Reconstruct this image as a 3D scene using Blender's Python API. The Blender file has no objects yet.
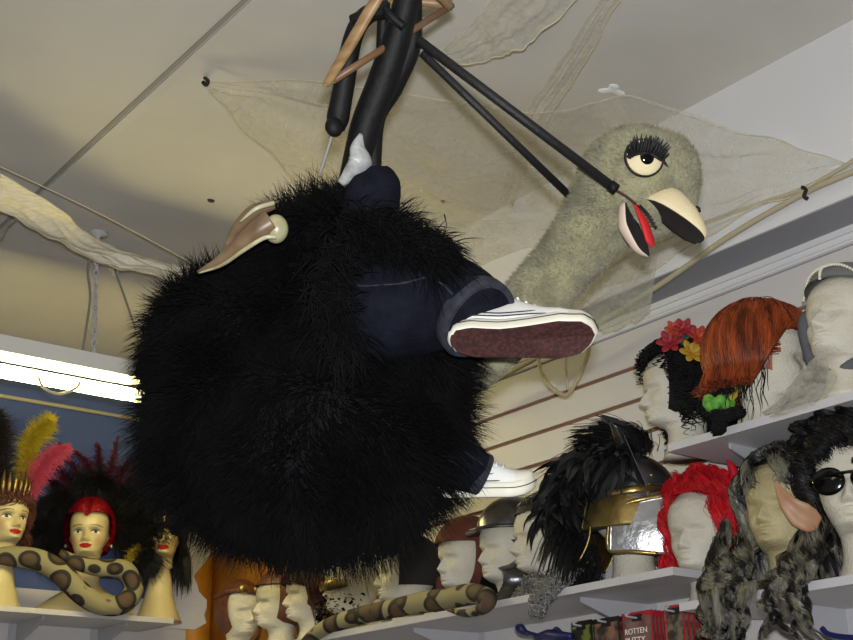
import bpy, math, random
import numpy as np
from mathutils import Matrix, Vector
rng = np.random.RandomState(7)
S = bpy.context.scene
COL = S.collection
# ------------------------------------------------------------------ camera
FPX = 1290.0
def nz(v):
    v = np.array(v, float); return v/np.linalg.norm(v)
_d1 = nz((-1066, -500, -FPX)); _d2 = nz((1774, (-1066*1774+FPX*FPX)/500, -FPX)); _up = np.cross(_d2, _d1)
R = np.array([_d2, _d1, _up])
CAM = np.array([0, 0, 1.55])
cd = bpy.data.cameras.new('camera'); co = bpy.data.objects.new('camera', cd); COL.objects.link(co)
cd.sensor_width = 36; cd.lens = FPX*36/853; cd.clip_start = .05
m4 = np.eye(4); m4[:3, :3] = R; m4[:3, 3] = CAM
co.matrix_world = Matrix(m4.tolist())
S.camera = co
# ------------------------------------------------------------------ world, view, lamps
S.view_settings.view_transform = 'Standard'; S.view_settings.look = 'None'
S.view_settings.gamma = 1; S.view_settings.use_curve_mapping = False
S.view_settings.exposure = 0.0
FLASH_W = 56.0; TUBE_E = 44.0; ROOM_W = 8.0
w = bpy.data.worlds.new('world'); S.world = w; w.use_nodes = True
w.node_tree.nodes['Background'].inputs[0].default_value = (.75, .8, 1, 1)
w.node_tree.nodes['Background'].inputs[1].default_value = .02
def lamp(name, kind, loc, energy, color, rot=None, size=.1, size_y=None):
    l = bpy.data.lights.new(name, kind); l.energy = energy; l.color = color
    if kind == 'AREA':
        l.size = size
        if size_y: l.shape = 'RECTANGLE'; l.size_y = size_y
    o = bpy.data.objects.new(name, l); COL.objects.link(o); o.location = loc
    if rot is not None: o.rotation_euler = rot
    return o
fl = lamp('camera_flash', 'AREA', (0, 0, 0), FLASH_W, (.95, .97, 1.0), size=.05, size_y=.03)   # the camera's own flash, just above the lens
mf = m4.copy(); mf[:3, 3] = CAM+R@np.array([.01, .085, .0]); fl.matrix_world = Matrix(mf.tolist())
# the shop's other ceiling tubes, behind and left of the camera
lamp('shop_tube_light', 'AREA', (-.6, .6, 3.1), ROOM_W, (1, .84, .5), size=1.5, size_y=.12)
lamp('shop_tube_light', 'AREA', (-1.2, -1.4, 3.1), ROOM_W, (1, .84, .5), size=1.5, size_y=.12)
# ------------------------------------------------------------------ helpers: pixel -> point on a world plane
def ray(px, py): return R@nz(((px-426.5), -(py-320), -FPX))
def onz(px, py, z): r = ray(px, py); return CAM+r*(z-CAM[2])/r[2]
def onx(px, py, x): r = ray(px, py); return CAM+r*x/r[0]
def ony(px, py, y): r = ray(px, py); return CAM+r*y/r[1]
def atd(px, py, d): return CAM+ray(px, py)*d
IR = R@np.array([1., 0, 0]); IU = R@np.array([0, 1., 0]); IF = R@np.array([0, 0, -1.])
H, B = 3.225, 4.63
# ------------------------------------------------------------------ geometry
class G:
    def __init__(s, V=None, Q=None, T=None, mi=0, col=None):
        s.V = np.zeros((0, 3)) if V is None else np.asarray(V, float).reshape(-1, 3)
        s.Q = np.zeros((0, 4), int) if Q is None else np.asarray(Q, int).reshape(-1, 4)
        s.T = np.zeros((0, 3), int) if T is None else np.asarray(T, int).reshape(-1, 3)
        s.mq = np.full(len(s.Q), mi); s.mt = np.full(len(s.T), mi); s.col = col
    def __add__(s, o):
        r = G(); n = len(s.V)
        r.V = np.vstack([s.V, o.V]); r.Q = np.vstack([s.Q, o.Q+n]); r.T = np.vstack([s.T, o.T+n])
        r.mq = np.concatenate([s.mq, o.mq]); r.mt = np.concatenate([s.mt, o.mt])
        if s.col is not None or o.col is not None:
            a = s.col if s.col is not None else np.ones((len(s.V), 4)); b = o.col if o.col is not None else np.ones((len(o.V), 4))
            r.col = np.vstack([a, b])
        return r
    def mat(s, i): s.mq[:] = i; s.mt[:] = i; return s
    def move(s, d): s.V = s.V+np.asarray(d, float); return s
    def rot(s, M): s.V = s.V@np.asarray(M, float).T; return s
    def scale(s, k): s.V = s.V*np.asarray(k, float); return s
    def color(s, c): s.col = np.tile(np.array(list(c)+[1.]), (len(s.V), 1)); return s
def mesh(name, g, mats, smooth=True):
    me = bpy.data.meshes.new(name)
    nv, nq, nt = len(g.V), len(g.Q), len(g.T)
    me.vertices.add(nv); me.vertices.foreach_set('co', g.V.astype(np.float32).ravel())
    me.loops.add(nq*4+nt*3); me.loops.foreach_set('vertex_index', np.concatenate([g.Q.ravel(), g.T.ravel()]).astype(np.int32))
    me.polygons.add(nq+nt)
    me.polygons.foreach_set('loop_start', np.concatenate([np.arange(nq)*4, nq*4+np.arange(nt)*3]).astype(np.int32))
    me.polygons.foreach_set('material_index', np.concatenate([g.mq, g.mt]).astype(np.int32))
    me.polygons.foreach_set('use_smooth', np.full(nq+nt, smooth))
    for m in (mats if isinstance(mats, (list, tuple)) else [mats]): me.materials.append(m)
    if g.col is not None:
        a = me.color_attributes.new('paint', 'FLOAT_COLOR', 'POINT'); a.data.foreach_set('color', g.col.astype(np.float32).ravel())
    me.update(calc_edges=True); me.validate()
    return me
def tag(o, label=None, cat=None, group=None, kind=None):
    if label: o['label'] = label
    if cat: o['category'] = cat
    if group: o['group'] = group
    if kind: o['kind'] = kind
    return o
def empty(name, loc, rotz=0, label=None, cat=None, group=None):
    o = bpy.data.objects.new(name, None); COL.objects.link(o); o.location = tuple(loc); o.rotation_euler = (0, 0, rotz); o.empty_display_size = .05
    return tag(o, label, cat, group)
def obj(name, g, mats, parent=None, smooth=True, origin=None, label=None, cat=None, group=None, kind=None, local=False, rotz=0):
    """g is in world space unless local; parents are translated (and z-rotated) empties"""
    if not local:
        if parent is not None:
            p = parent; off = np.zeros(3)
            while p is not None: off = off+np.array(p.location); p = p.parent
            g.move(-off)
        else:
            if origin is None:
                origin = np.array([(g.V[:, 0].min()+g.V[:, 0].max())/2, (g.V[:, 1].min()+g.V[:, 1].max())/2, g.V[:, 2].min()])
            g.move(-np.array(origin))
    o = bpy.data.objects.new(name, mesh(name, g, mats, smooth)); COL.objects.link(o)
    if parent is not None: o.parent = parent
    elif origin is not None: o.location = tuple(origin)
    if rotz: o.rotation_euler = (0, 0, rotz)
    return tag(o, label, cat, group, kind)
def struct(name, g, mats, smooth=False): return obj(name, g, mats, smooth=smooth, kind='structure')
def box(a, b):
    x0, y0, z0 = np.minimum(a, b); x1, y1, z1 = np.maximum(a, b)
    V = [(x0,y0,z0),(x1,y0,z0),(x1,y1,z0),(x0,y1,z0),(x0,y0,z1),(x1,y0,z1),(x1,y1,z1),(x0,y1,z1)]
    return G(V, [(0,3,2,1),(4,5,6,7),(0,1,5,4),(1,2,6,5),(2,3,7,6),(3,0,4,7)])
def grid(P):
    """P [n,m,3] -> sheet"""
    n, m = P.shape[:2]; i = np.arange(n*m).reshape(n, m)
    return G(P.reshape(-1, 3), np.stack([i[:-1, :-1], i[1:, :-1], i[1:, 1:], i[:-1, 1:]], -1).reshape(-1, 4))
def loft(rings, cap=True):
    """rings [n,m,3] closed sections"""
    n, m = rings.shape[:2]; i = np.arange(n*m).reshape(n, m); j = np.roll(i, -1, 1)
    Q = np.stack([i[:-1], j[:-1], j[1:], i[1:]], -1).reshape(-1, 4)
    V = rings.reshape(-1, 3); T = []
    if cap:
        V = np.vstack([V, rings[0].mean(0), rings[-1].mean(0)]); a, b = n*m, n*m+1
        T = [(a, j[0, k], i[0, k]) for k in range(m)]+[(b, i[-1, k], j[-1, k]) for k in range(m)]
    return G(V, Q, T)
def smoothpath(P, n):
    P = np.asarray(P, float); k = len(P)
    if k == 2: return P[0]+(P[1]-P[0])*np.linspace(0, 1, n)[:, None]
    E = np.vstack([2*P[0]-P[1], P, 2*P[-1]-P[-2]]); t = np.linspace(0, k-1-1e-9, n); i = t.astype(int); f = (t-i)[:, None]
    a, b, c, d = E[i], E[i+1], E[i+2], E[i+3]
    return .5*((2*b)+(-a+c)*f+(2*a-5*b+4*c-d)*f**2+(-a+3*b-3*c+d)*f**3)
def frames(P):
    T = np.gradient(P, axis=0); T /= np.linalg.norm(T, axis=1, keepdims=True)+1e-12
    N = np.zeros_like(T); r = np.array([0, 0, 1.]) if abs(T[0, 2]) < .9 else np.array([1., 0, 0])
    N[0] = nz(np.cross(T[0], np.cross(r, T[0])))
    for k in range(1, len(P)):
        v = N[k-1]-T[k]*(N[k-1]@T[k]); N[k] = v/np.linalg.norm(v)
    return T, N, np.cross(T, N)
def tube(P, r, n=24, sides=12, cap=True, sm=True, flat=1.0):
    P = smoothpath(P, n) if sm else np.asarray(P, float)
    r = np.interp(np.linspace(0, 1, len(P)), np.linspace(0, 1, len(np.atleast_1d(r))), np.atleast_1d(r)) if np.ndim(r) else np.full(len(P), r)
    T, N, Bn = frames(P); a = np.linspace(0, 2*np.pi, sides, endpoint=False)
    rings = P[:, None]+r[:, None, None]*(np.cos(a)[None, :, None]*N[:, None]+flat*np.sin(a)[None, :, None]*Bn[:, None])
    return loft(rings, cap)
def lathe(prof, sides=32):
    prof = np.asarray(prof, float); a = np.linspace(0, 2*np.pi, sides, endpoint=False)
    return loft(np.stack([prof[:, 0][:, None]*np.cos(a), prof[:, 0][:, None]*np.sin(a), np.repeat(prof[:, 1][:, None], sides, 1)], -1))
def ell(c, r, nu=32, nv=20, M=None, lo=-90, hi=90):
    ph = np.radians(np.linspace(lo+(.5 if lo == -90 else 0), hi-(.5 if hi == 90 else 0), nv)); a = np.linspace(0, 2*np.pi, nu, endpoint=False)
    P = np.stack([np.cos(ph)[:, None]*np.cos(a), np.cos(ph)[:, None]*np.sin(a), np.repeat(np.sin(ph)[:, None], nu, 1)], -1)*np.asarray(r, float)
    g = loft(P)
    if M is not None: g.rot(M)
    return g.move(c)
def strands(P, r, sides=3, ref=None):
    """P [N,K,3] paths, r [N,K] or [K] radii; sides=2 gives flat blades"""
    N, K = P.shape[:2]; r = np.broadcast_to(r, (N, K))
    T = np.gradient(P, axis=1); T /= np.linalg.norm(T, axis=2, keepdims=True)+1e-12
    if ref is None: ref = rng.normal(size=(N, 1, 3))
    A = np.cross(T, ref); A /= np.linalg.norm(A, axis=2, keepdims=True)+1e-9
    if sides == 2:
        V = np.stack([P+A*r[..., None], P-A*r[..., None]], 2)
        i = np.arange(N*K*2).reshape(N, K, 2)
        return G(V, np.stack([i[:, :-1, 0], i[:, :-1, 1], i[:, 1:, 1], i[:, 1:, 0]], -1).reshape(-1, 4))
    Bn = np.cross(T, A); a = np.linspace(0, 2*np.pi, sides, endpoint=False)
    V = P[:, :, None]+r[:, :, None, None]*(np.cos(a)[None, None, :, None]*A[:, :, None]+np.sin(a)[None, None, :, None]*Bn[:, :, None])
    i = np.arange(N*K*sides).reshape(N, K, sides); j = np.roll(i, -1, 2)
    return G(V, np.stack([i[:, :-1], j[:, :-1], j[:, 1:], i[:, 1:]], -1).reshape(-1, 4))
def Rz(a): c, s = math.cos(a), math.sin(a); return np.array([[c, -s, 0], [s, c, 0], [0, 0, 1]])
def Ry(a): c, s = math.cos(a), math.sin(a); return np.array([[c, 0, s], [0, 1, 0], [-s, 0, c]])
def Rx(a): c, s = math.cos(a), math.sin(a); return np.array([[1, 0, 0], [0, c, -s], [0, s, c]])
def basis(x, up=(0, 0, 1)):
    x = nz(x); y = nz(np.cross(up, x)); return np.stack([x, y, np.cross(x, y)], 1)
# ------------------------------------------------------------------ materials
def srgb(c):
    c = np.array(c, float)/255; return tuple(np.where(c <= .04045, c/12.92, ((c+.055)/1.055)**2.4))+(1.,)
MC = {}
def mat(name, c, rough=.6, metal=0, c2=None, scale=20, bump=0, bscale=60, spec=.5, sheen=0, paint=False, tr=0, coat=0, kind='noise', stretch=None, lo=.35, hi=.65):
    if name in MC: return MC[name]
    m = bpy.data.materials.new(name); m.use_nodes = True; nt = m.node_tree; N, L = nt.nodes, nt.links
    b = N['Principled BSDF']; b.inputs['Roughness'].default_value = rough; b.inputs['Metallic'].default_value = metal
    b.inputs['Specular IOR Level'].default_value = spec; b.inputs['Sheen Weight'].default_value = sheen; b.inputs['Coat Weight'].default_value = coat
    b.inputs['Base Color'].default_value = srgb(c)
    tc = N.new('ShaderNodeTexCoord'); mp = N.new('ShaderNodeMapping'); L.new(tc.outputs['Object'], mp.inputs[0])
    if stretch: mp.inputs['Scale'].default_value = stretch
    last = None
    if c2 is not None:
        if kind == 'noise': t = N.new('ShaderNodeTexNoise'); t.inputs['Detail'].default_value = 6
        else: t = N.new('ShaderNodeTexVoronoi')
        t.inputs['Scale'].default_value = scale; L.new(mp.outputs[0], t.inputs['Vector'])
        r = N.new('ShaderNodeValToRGB'); r.color_ramp.elements[0].position = lo; r.color_ramp.elements[1].position = hi
        r.color_ramp.elements[0].color = srgb(c); r.color_ramp.elements[1].color = srgb(c2)
        L.new(t.outputs[0], r.inputs[0]); L.new(r.outputs[0], b.inputs['Base Color']); last = r
    if paint:
        a = N.new('ShaderNodeVertexColor'); a.layer_name = 'paint'; L.new(a.outputs[0], b.inputs['Base Color'])
    if bump:
        t2 = N.new('ShaderNodeTexNoise'); t2.inputs['Scale'].default_value = bscale; t2.inputs['Detail'].default_value = 5; L.new(mp.outputs[0], t2.inputs['Vector'])
        bp = N.new('ShaderNodeBump'); bp.inputs['Strength'].default_value = bump; bp.inputs['Distance'].default_value = .01
        L.new(t2.outputs[0], bp.inputs['Height']); L.new(bp.outputs[0], b.inputs['Normal'])
    MC[name] = m; return m
def emis(name, c, e):
    m = bpy.data.materials.new(name); m.use_nodes = True; b = m.node_tree.nodes['Principled BSDF']
    b.inputs['Base Color'].default_value = srgb(c); b.inputs['Emission Color'].default_value = srgb(c); b.inputs['Emission Strength'].default_value = e
    return m
def gauze(name, c, dens, streak=(3, 14, 3), scale=9):
    m = bpy.data.materials.new(name); m.use_nodes = True; nt = m.node_tree; N, L = nt.nodes, nt.links
    for n in list(N): N.remove(n)
    out = N.new('ShaderNodeOutputMaterial'); mx = N.new('ShaderNodeMixShader'); tp = N.new('ShaderNodeBsdfTransparent')
    df = N.new('ShaderNodeBsdfDiffuse'); tl = N.new('ShaderNodeBsdfTranslucent'); m2 = N.new('ShaderNodeMixShader'); m2.inputs[0].default_value = .35
    df.inputs[0].default_value = srgb(c); tl.inputs[0].default_value = srgb(c)
    tc = N.new('ShaderNodeTexCoord'); mp = N.new('ShaderNodeMapping'); mp.inputs['Scale'].default_value = streak
    t = N.new('ShaderNodeTexNoise'); t.inputs['Scale'].default_value = scale; t.inputs['Detail'].default_value = 8; t.inputs['Roughness'].default_value = .65; t.inputs['Distortion'].default_value = .6
    mr = N.new('ShaderNodeMapRange'); mr.inputs[1].default_value = .3; mr.inputs[2].default_value = .75; mr.inputs[3].default_value = max(0, dens-.2) if dens < .85 else .93; mr.inputs[4].default_value = min(1, dens+.35)
    L.new(tc.outputs['UV'] if False else tc.outputs['Object'], mp.inputs[0]); L.new(mp.outputs[0], t.inputs['Vector']); L.new(t.outputs[0], mr.inputs[0])
    L.new(mr.outputs[0], mx.inputs[0]); L.new(tp.outputs[0], mx.inputs[1]); L.new(df.outputs[0], m2.inputs[1]); L.new(tl.outputs[0], m2.inputs[2]); L.new(m2.outputs[0], mx.inputs[2]); L.new(mx.outputs[0], out.inputs[0])
    return m
M_ceil = mat('ceiling_paint', (205, 202, 196), .9, c2=(196, 193, 187), scale=2.5, bump=.05, bscale=90)
M_wallw = mat('white_painted_wall', (216, 216, 218), .7, bump=.04, bscale=80)
M_blue = mat('blue_painted_wall', (72, 90, 142), .8, c2=(66, 82, 130), scale=3)
M_slat = mat('slatwall_laminate', (206, 203, 202), .5, c2=(200, 197, 196), scale=3)
M_groove = mat('slatwall_groove', (122, 86, 66), .8)
M_grey = mat('soffit_shade_grey', (150, 150, 156), .8)  # white bulkhead's underside, its weaker light put into the colour
M_floor = mat('floor_carpet', (90, 84, 80), .9, c2=(76, 70, 68), scale=30)
M_shelf = mat('shelf_laminate', (196, 194, 196), .45)
M_brk = mat('bracket_paint', (176, 176, 180), .4)
M_foam = mat('styrofoam', (208, 203, 188), .75, c2=(196, 190, 172), scale=14, bump=.35, bscale=170)
M_skin = mat('painted_mannequin', (220, 205, 160), .35, paint=True, spec=.5)
M_fur = mat('black_fur', (9, 9, 10), .8, c2=(17, 17, 19), scale=12, spec=.12)
M_plush = mat('grey_green_plush', (156, 151, 116), .95, c2=(124, 120, 94), scale=26, bump=.8, bscale=130, sheen=.3)
M_denim = mat('dark_denim', (23, 25, 36), .95, c2=(16, 17, 26), scale=30, bump=.4, bscale=220, spec=.1)
M_denim2 = mat('denim_hem', (44, 46, 58), .85, c2=(24, 26, 36), scale=60)
M_canvas = mat('white_canvas', (226, 226, 222), .7, bump=.15, bscale=300)
M_rubber = mat('white_rubber', (222, 218, 200), .5)
M_sole = mat('maroon_rubber_sole', (76, 40, 36), .75, c2=(54, 27, 27), kind='voronoi', scale=150)
M_stitch = mat('dark_thread', (30, 28, 34), .7)
M_leather = mat('black_padded_vinyl', (11, 11, 12), .62, spec=.3, bump=.25, bscale=50)
M_foamrod = mat('black_pipe_foam', (18, 18, 20), .6, bump=.2, bscale=120)
M_wood = mat('varnished_wood', (158, 128, 88), .45, c2=(132, 102, 66), scale=8, stretch=(1, 1, 12))
M_felt = mat('cream_felt', (222, 206, 166), .85, bump=.2, bscale=200)
M_felt2 = mat('pale_felt', (216, 196, 176), .85)
M_black = mat('matte_black', (14, 13, 14), .6)
M_mouth = mat('charcoal_felt', (38, 32, 32), .8, c2=(28, 24, 25), scale=40)
M_red = mat('red_felt', (196, 28, 34), .7)
M_gloss = mat('glossy_black', (8, 8, 10), .12)
M_tape = mat('grey_plastic_wrap', (140, 142, 142), .3, c2=(180, 182, 180), scale=30, bump=.5, bscale=60)
M_wire = mat('grey_wire', (130, 128, 120), .5)
M_cord = mat('cream_cord', (206, 196, 160), .8)
# ------------------------------------------------------------------ the setting
struct('floor', box((-2.6, -2.6, -.05), (2.7, 4.8, 0)), M_floor)
struct('ceiling', box((-2.6, -2.6, H), (2.7, 4.8, H+.08)), M_ceil)
struct('wall_back', box((-2.6, B, 0), (2.7, B+.1, H)), M_blue)
struct('wall_left', box((-2.7, -2.6, 0), (-2.6, 4.8, H)), M_wallw)
struct('wall_front', box((-2.6, -2.7, 0), (2.7, -2.6, H)), M_wallw)
struct('wall_right', box((2.507, -2.6, 0), (2.62, 4.8, H)), M_groove)
zs = [2.652-.0935*k for k in range(7)]
g = G(); top = 2.7605
for z in zs: g = g+box((2.5, -2.5, z+.006), (2.507, B, top)); top = z-.006
g = g+box((2.5, -2.5, 0), (2.507, B, top))
struct('trim_1', g, M_slat)                                   # slatwall boards
struct('trim_2', box((2.35, -2.6, 2.805), (2.507, B, H)), M_wallw); struct('trim_7', box((2.352, -2.6, 2.801), (2.505, B, 2.805)), M_grey)   # boxed bulkhead over the slatwall; thin grey sheet paints the shade on its underside
g = box((2.486, -2.5, 2.762), (2.5, B, 2.80))+box((2.478, -2.5, 2.785), (2.5, B, 2.801))+tube([(2.485, -2.5, 2.765), (2.485, B, 2.765)], .006, 2, 8)
struct('trim_3', g, M_wallw)                                  # moulding under the bulkhead
g = box((2.343, -2.5, 2.80), (2.35, B, 2.815))+box((2.34, -2.5, 2.868), (2.35, B, 2.885))
struct('trim_4', g, M_wallw)
# ceiling joint strip
g = box((1.195, -2.5, H-.006), (1.222, B, H))
struct('trim_5', g, M_ceil)
struct('trim_6', box((1.180, -2.5, H-.003), (1.191, B, H)), mat('joint_shadow_gap', (150, 146, 138), .9))
# pipe along the blue back wall
obj('wall_pipe', tube([(-2.5, B-.03, 2.99), (2.3, B-.03, 2.995)], .008, 2, 10), mat('cream_pipe', (196, 188, 158), .5), label='thin cream pipe running across the blue back wall below the light', cat='pipe')
# lower back wall: pale slat boards below the blue paint
struct('baseboard_back', box((-2.5, B-.012, 0), (2.5, B, 2.30)), M_slat)
# orange panel with torn white paper in the corner
obj('orange_poster', box((2.492, 3.75, 1.7), (2.499, 4.615, 2.72))+box((2.39, B-.018, 1.7), (2.499, B-.013, 2.72)), mat('orange_poster_print', (206, 142, 28), .6, c2=(178, 112, 24), scale=9), label='orange and yellow poster in the corner below the black costume', cat='poster')
yy = np.linspace(0, 1, 18); edge = 4.42+.02*np.sin(yy*13)+.05*rng.rand(18)
edge = edge-4.42+2.42; P = np.stack([np.stack([np.full(18, 2.27), np.full(18, B-.022), 2.195+.5*yy], -1), np.stack([edge, np.full(18, B-.022), 2.195+.5*yy], -1)], 1)
obj('torn_paper', grid(P), mat('white_paper', (206, 208, 214), .7), label='torn strip of white paper on the orange poster in the corner', cat='paper', smooth=False)
# ------------------------------------------------------------------ shelves with brackets
def bracket(p, n, along, depth, h, parent, name='bracket'):
    """p wall point under shelf; n direction away from the wall; along unit vector along the wall"""
    p, n, a = map(lambda v: np.array(v, float), (p, n, along)); t = .003
    def poly(pts, w):
        pts = np.array(pts); k = len(pts); V = np.vstack([pts-a*w, pts+a*w]); Q = [(i, (i+1) % k, (i+1) % k+k, i+k) for i in range(k)]
        return G(V, Q+[(3, 2, 1, 0), (k, k+1, k+2, k+3)])
    z = np.array([0, 0, 1.])
    g = poly([p, p+n*depth, p+n*depth-z*.012, p-z*h], t)
    g = g+box(p-a*.03-z*(h+.02), p+a*.03+n*.004)
    return obj(name, g, M_brk, parent, smooth=False)
def shelf(lab, a, b, n, along, bk, depth, origin):
    e = empty('wall_shelf', origin, 0, lab, 'shelf')
    g = box(a, b)
    obj('board', g, M_shelf, e, smooth=False)
    for p in bk: bracket(p, n, along, depth, .085, e)
    return e
T_ = .018
shelf('long lower wall shelf on the right wall carrying the crested helmet and the hooded heads', (2.2, 1.945, 2.034-T_), (2.499, B-.31, 2.034), (-1, 0, 0), (0, 1, 0), [(2.499, y, 2.034-T_) for y in (2.30, 2.98, 3.66)], .24, (2.35, 3.2, 2.016))
shelf('short upper wall shelf carrying the orange bob wig and the flowered black wig', (2.2, -.2, 2.312-T_), (2.499, 1.93, 2.312), (-1, 0, 0), (0, 1, 0), [(2.499, y, 2.312-T_) for y in (1.80, 1.12)], .24, (2.35, 1, 2.29))
shelf('lowest right wall shelf under the red wig and the long grey wig', (2.2, -.2, 1.953-T_), (2.499, 1.935, 1.953), (-1, 0, 0), (0, 1, 0), [(2.499, y, 1.953-T_) for y in (1.72, 1.05)], .24, (2.35, 1, 1.935))
shelf('wall shelf on the back wall carrying the painted mannequin heads', (-2.4, 4.33, 2.19-T_), (2.19, B-.012, 2.19), (0, -1, 0), (1, 0, 0), [(x, B-.012, 2.19-T_) for x in (1.72, 2.03, .9)], .24, (1.2, 4.5, 2.17))
# ------------------------------------------------------------------ ostrich costume hanging from the ceiling
FR = np.stack([IR, IF, IU], 1)      # right, away, up seen from the doorway
D0 = 2.3; PX = D0/FPX
ost = empty('ostrich_costume', atd(305, 560, D0), 0, 'black furry ride-on ostrich costume with grey plush head hanging from the ceiling', 'costume')
lobes = [(atd(309, 426, 2.32), np.array([147, 136, 113])*PX), (atd(338, 275, 2.32), np.array([80, 85, 72])*PX), (atd(240, 350, 2.34), np.array([84, 88, 78])*PX), (atd(350, 350, 2.28), np.array([100, 100, 90])*PX)]
g = G()
for c, r in lobes: g = g+ell(c, r*.97, 40, 26, FR)
def fur(lobes, n, L, seed, droop=.35, rad=.0011, keep=None):
    rs = np.random.RandomState(seed); out = []
    tot = sum(r.prod()**.66 for c, r in lobes)
    for i, (c, r) in enumerate(lobes):
        k = int(n*r.prod()**.66/tot); d = rs.normal(size=(k, 3)); d /= np.linalg.norm(d, axis=1, keepdims=True)
        p = d*r; nn = d/r; nn /= np.linalg.norm(nn, axis=1, keepdims=True)
        p = c+p@FR.T; nn = nn@FR.T; ok = np.ones(k, bool)
        for j, (c2, r2) in enumerate(lobes):
            if j != i: ok &= ((((p-c2)@FR)/r2)**2).sum(1) > .93
        if keep is not None: ok &= keep(p)
        out.append(np.hstack([p[ok], nn[ok]]))
    A = np.vstack(out); p, nn = A[:, :3], A[:, 3:]
    f = 38.; cl = np.stack([np.sin(p@[f, 17, 9]+3*np.sin(p@[5, 31, 22])), np.sin(p@[11, f, 19]+2), np.sin(p@[21, 9, f]+5)], 1)
    dr = nn+.38*cl+.22*rs.normal(size=p.shape)+np.array([0, 0, -droop]); dr /= np.linalg.norm(dr, axis=1, keepdims=True)
    ln = L*(.55+.6*rs.rand(len(p)))*(1+.25*np.sin(p@[13, 19, 7.])); K = 6; s = np.linspace(0, 1, K)
    bend = .35*rs.normal(size=p.shape)*.5+np.array([0, 0, -.5])+.3*cl
    P = p[:, None]+dr[:, None]*(s*1)[None, :, None]*ln[:, None, None]+bend[:, None]*((s**2)*.38)[None, :, None]*ln[:, None, None]
    P += (rs.normal(size=p.shape)*.15)[:, None]*np.sin(s*5)[None, :, None]*ln[:, None, None]*.25
    return strands(P, rad*np.array([1.1, 1.1, 1, .8, .5, .1])[None, :]*(.7+.6*rs.rand(len(p), 1)), 3)
g = g+fur(lobes, 95000, .060, 3, rad=.0007)
obj('fur_body', g, M_fur, ost)
# fur hem over the thigh
def tuft_line(P, n, L, d, seed, spread=.5, rad=.0011):
    rs = np.random.RandomState(seed); Q = smoothpath(P, 200); p = Q[rs.randint(0, 200, n)]+rs.normal(size=(n, 3))*.016
    dr = np.array(d)+spread*rs.normal(size=(n, 3)); dr /= np.linalg.norm(dr, axis=1, keepdims=True)
    s = np.linspace(0, 1, 6); ln = L*(.5+.7*rs.rand(n)); P = p[:, None]+dr[:, None]*s[None, :, None]*ln[:, None, None]+np.array([0, 0, -.35])*(s**2)[None, :, None]*ln[:, None, None]
    return strands(P, rad*np.array([1.1, 1.1, 1, .8, .5, .1]), 3)
# trouser legs
def trouser(name, P, r, hem=True, endcap=False):
    Q = smoothpath(P, 40); rr = np.interp(np.linspace(0, 1, 40), np.linspace(0, 1, len(r)), r)
    T, N, Bn = frames(Q); a = np.linspace(0, 2*np.pi, 40, endpoint=False)
    wob = 1+.04*np.sin(3*a[None, :]+6*np.linspace(0, 1, 40)[:, None])+.03*np.sin(14*np.linspace(0, 1, 40)[:, None]+2*a[None, :])
    rings = Q[:, None]+(rr[:, None]*wob)[..., None]*(np.cos(a)[None, :, None]*N[:, None]+np.sin(a)[None, :, None]*Bn[:, None])
    leg = obj(name, loft(rings, True), M_denim, ost)
    if hem:
        k = 39; ring = rings[k-1:k+1]; h = np.concatenate([rings[-3:-2]*1.0, rings[-1:]]); c = Q[-1]
        band = loft(np.stack([c-T[-1]*.022+(rings[-3]-Q[-3])*1.03, c-T[-1]*.018+(rings[-1]-c)*1.06, c+(rings[-1]-c)*1.07, c+T[-1]*.003+(rings[-1]-c)*1.0, c+T[-1]*.001+(rings[-1]-c)*.9]), False)
        obj('hem', band, M_denim2, leg)
        for ph in (0, 13, 26):
            sm = rings[:, ph] if ph else None
        seam = [Q[k]+(rings[k, 9]-Q[k])*1.01 for k in range(4, 40, 4)]
        obj('seam', tube(seam, .0018, 30, 6), M_denim2, leg)
    return leg
trouser('trouser_leg', [atd(335, 300, 2.17), atd(390, 310, 2.12), atd(435, 300, 2.13), atd(462, 304, 2.11), atd(480, 321, 2.07)], [.07, .088, .080, .072, .064])
trouser('trouser_leg', [atd(352, 300, 2.2), atd(362, 240, 2.2), atd(370, 205, 2.2), atd(374, 178, 2.2), atd(374, 166, 2.2)], [.05, .05, .048, .043, .024], hem=False)
trouser('trouser_leg', [atd(380, 430, 2.25), atd(430, 450, 2.25), atd(482, 476, 2.27)], [.07, .06, .036])
g = tuft_line([atd(350, 225, 2.15), atd(395, 240, 2.1), atd(440, 262, 2.07)], 2600, .06, -IF*.5+IR*.6-IU*.1, 5)
g = g+tuft_line([atd(335, 250, 2.1), atd(330, 300, 2.06), atd(345, 350, 2.05)], 1400, .05, -IF*.6+IR*.5-IU*.4, 6, .7)
obj('fur_trim', g, M_fur, ost)
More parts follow.
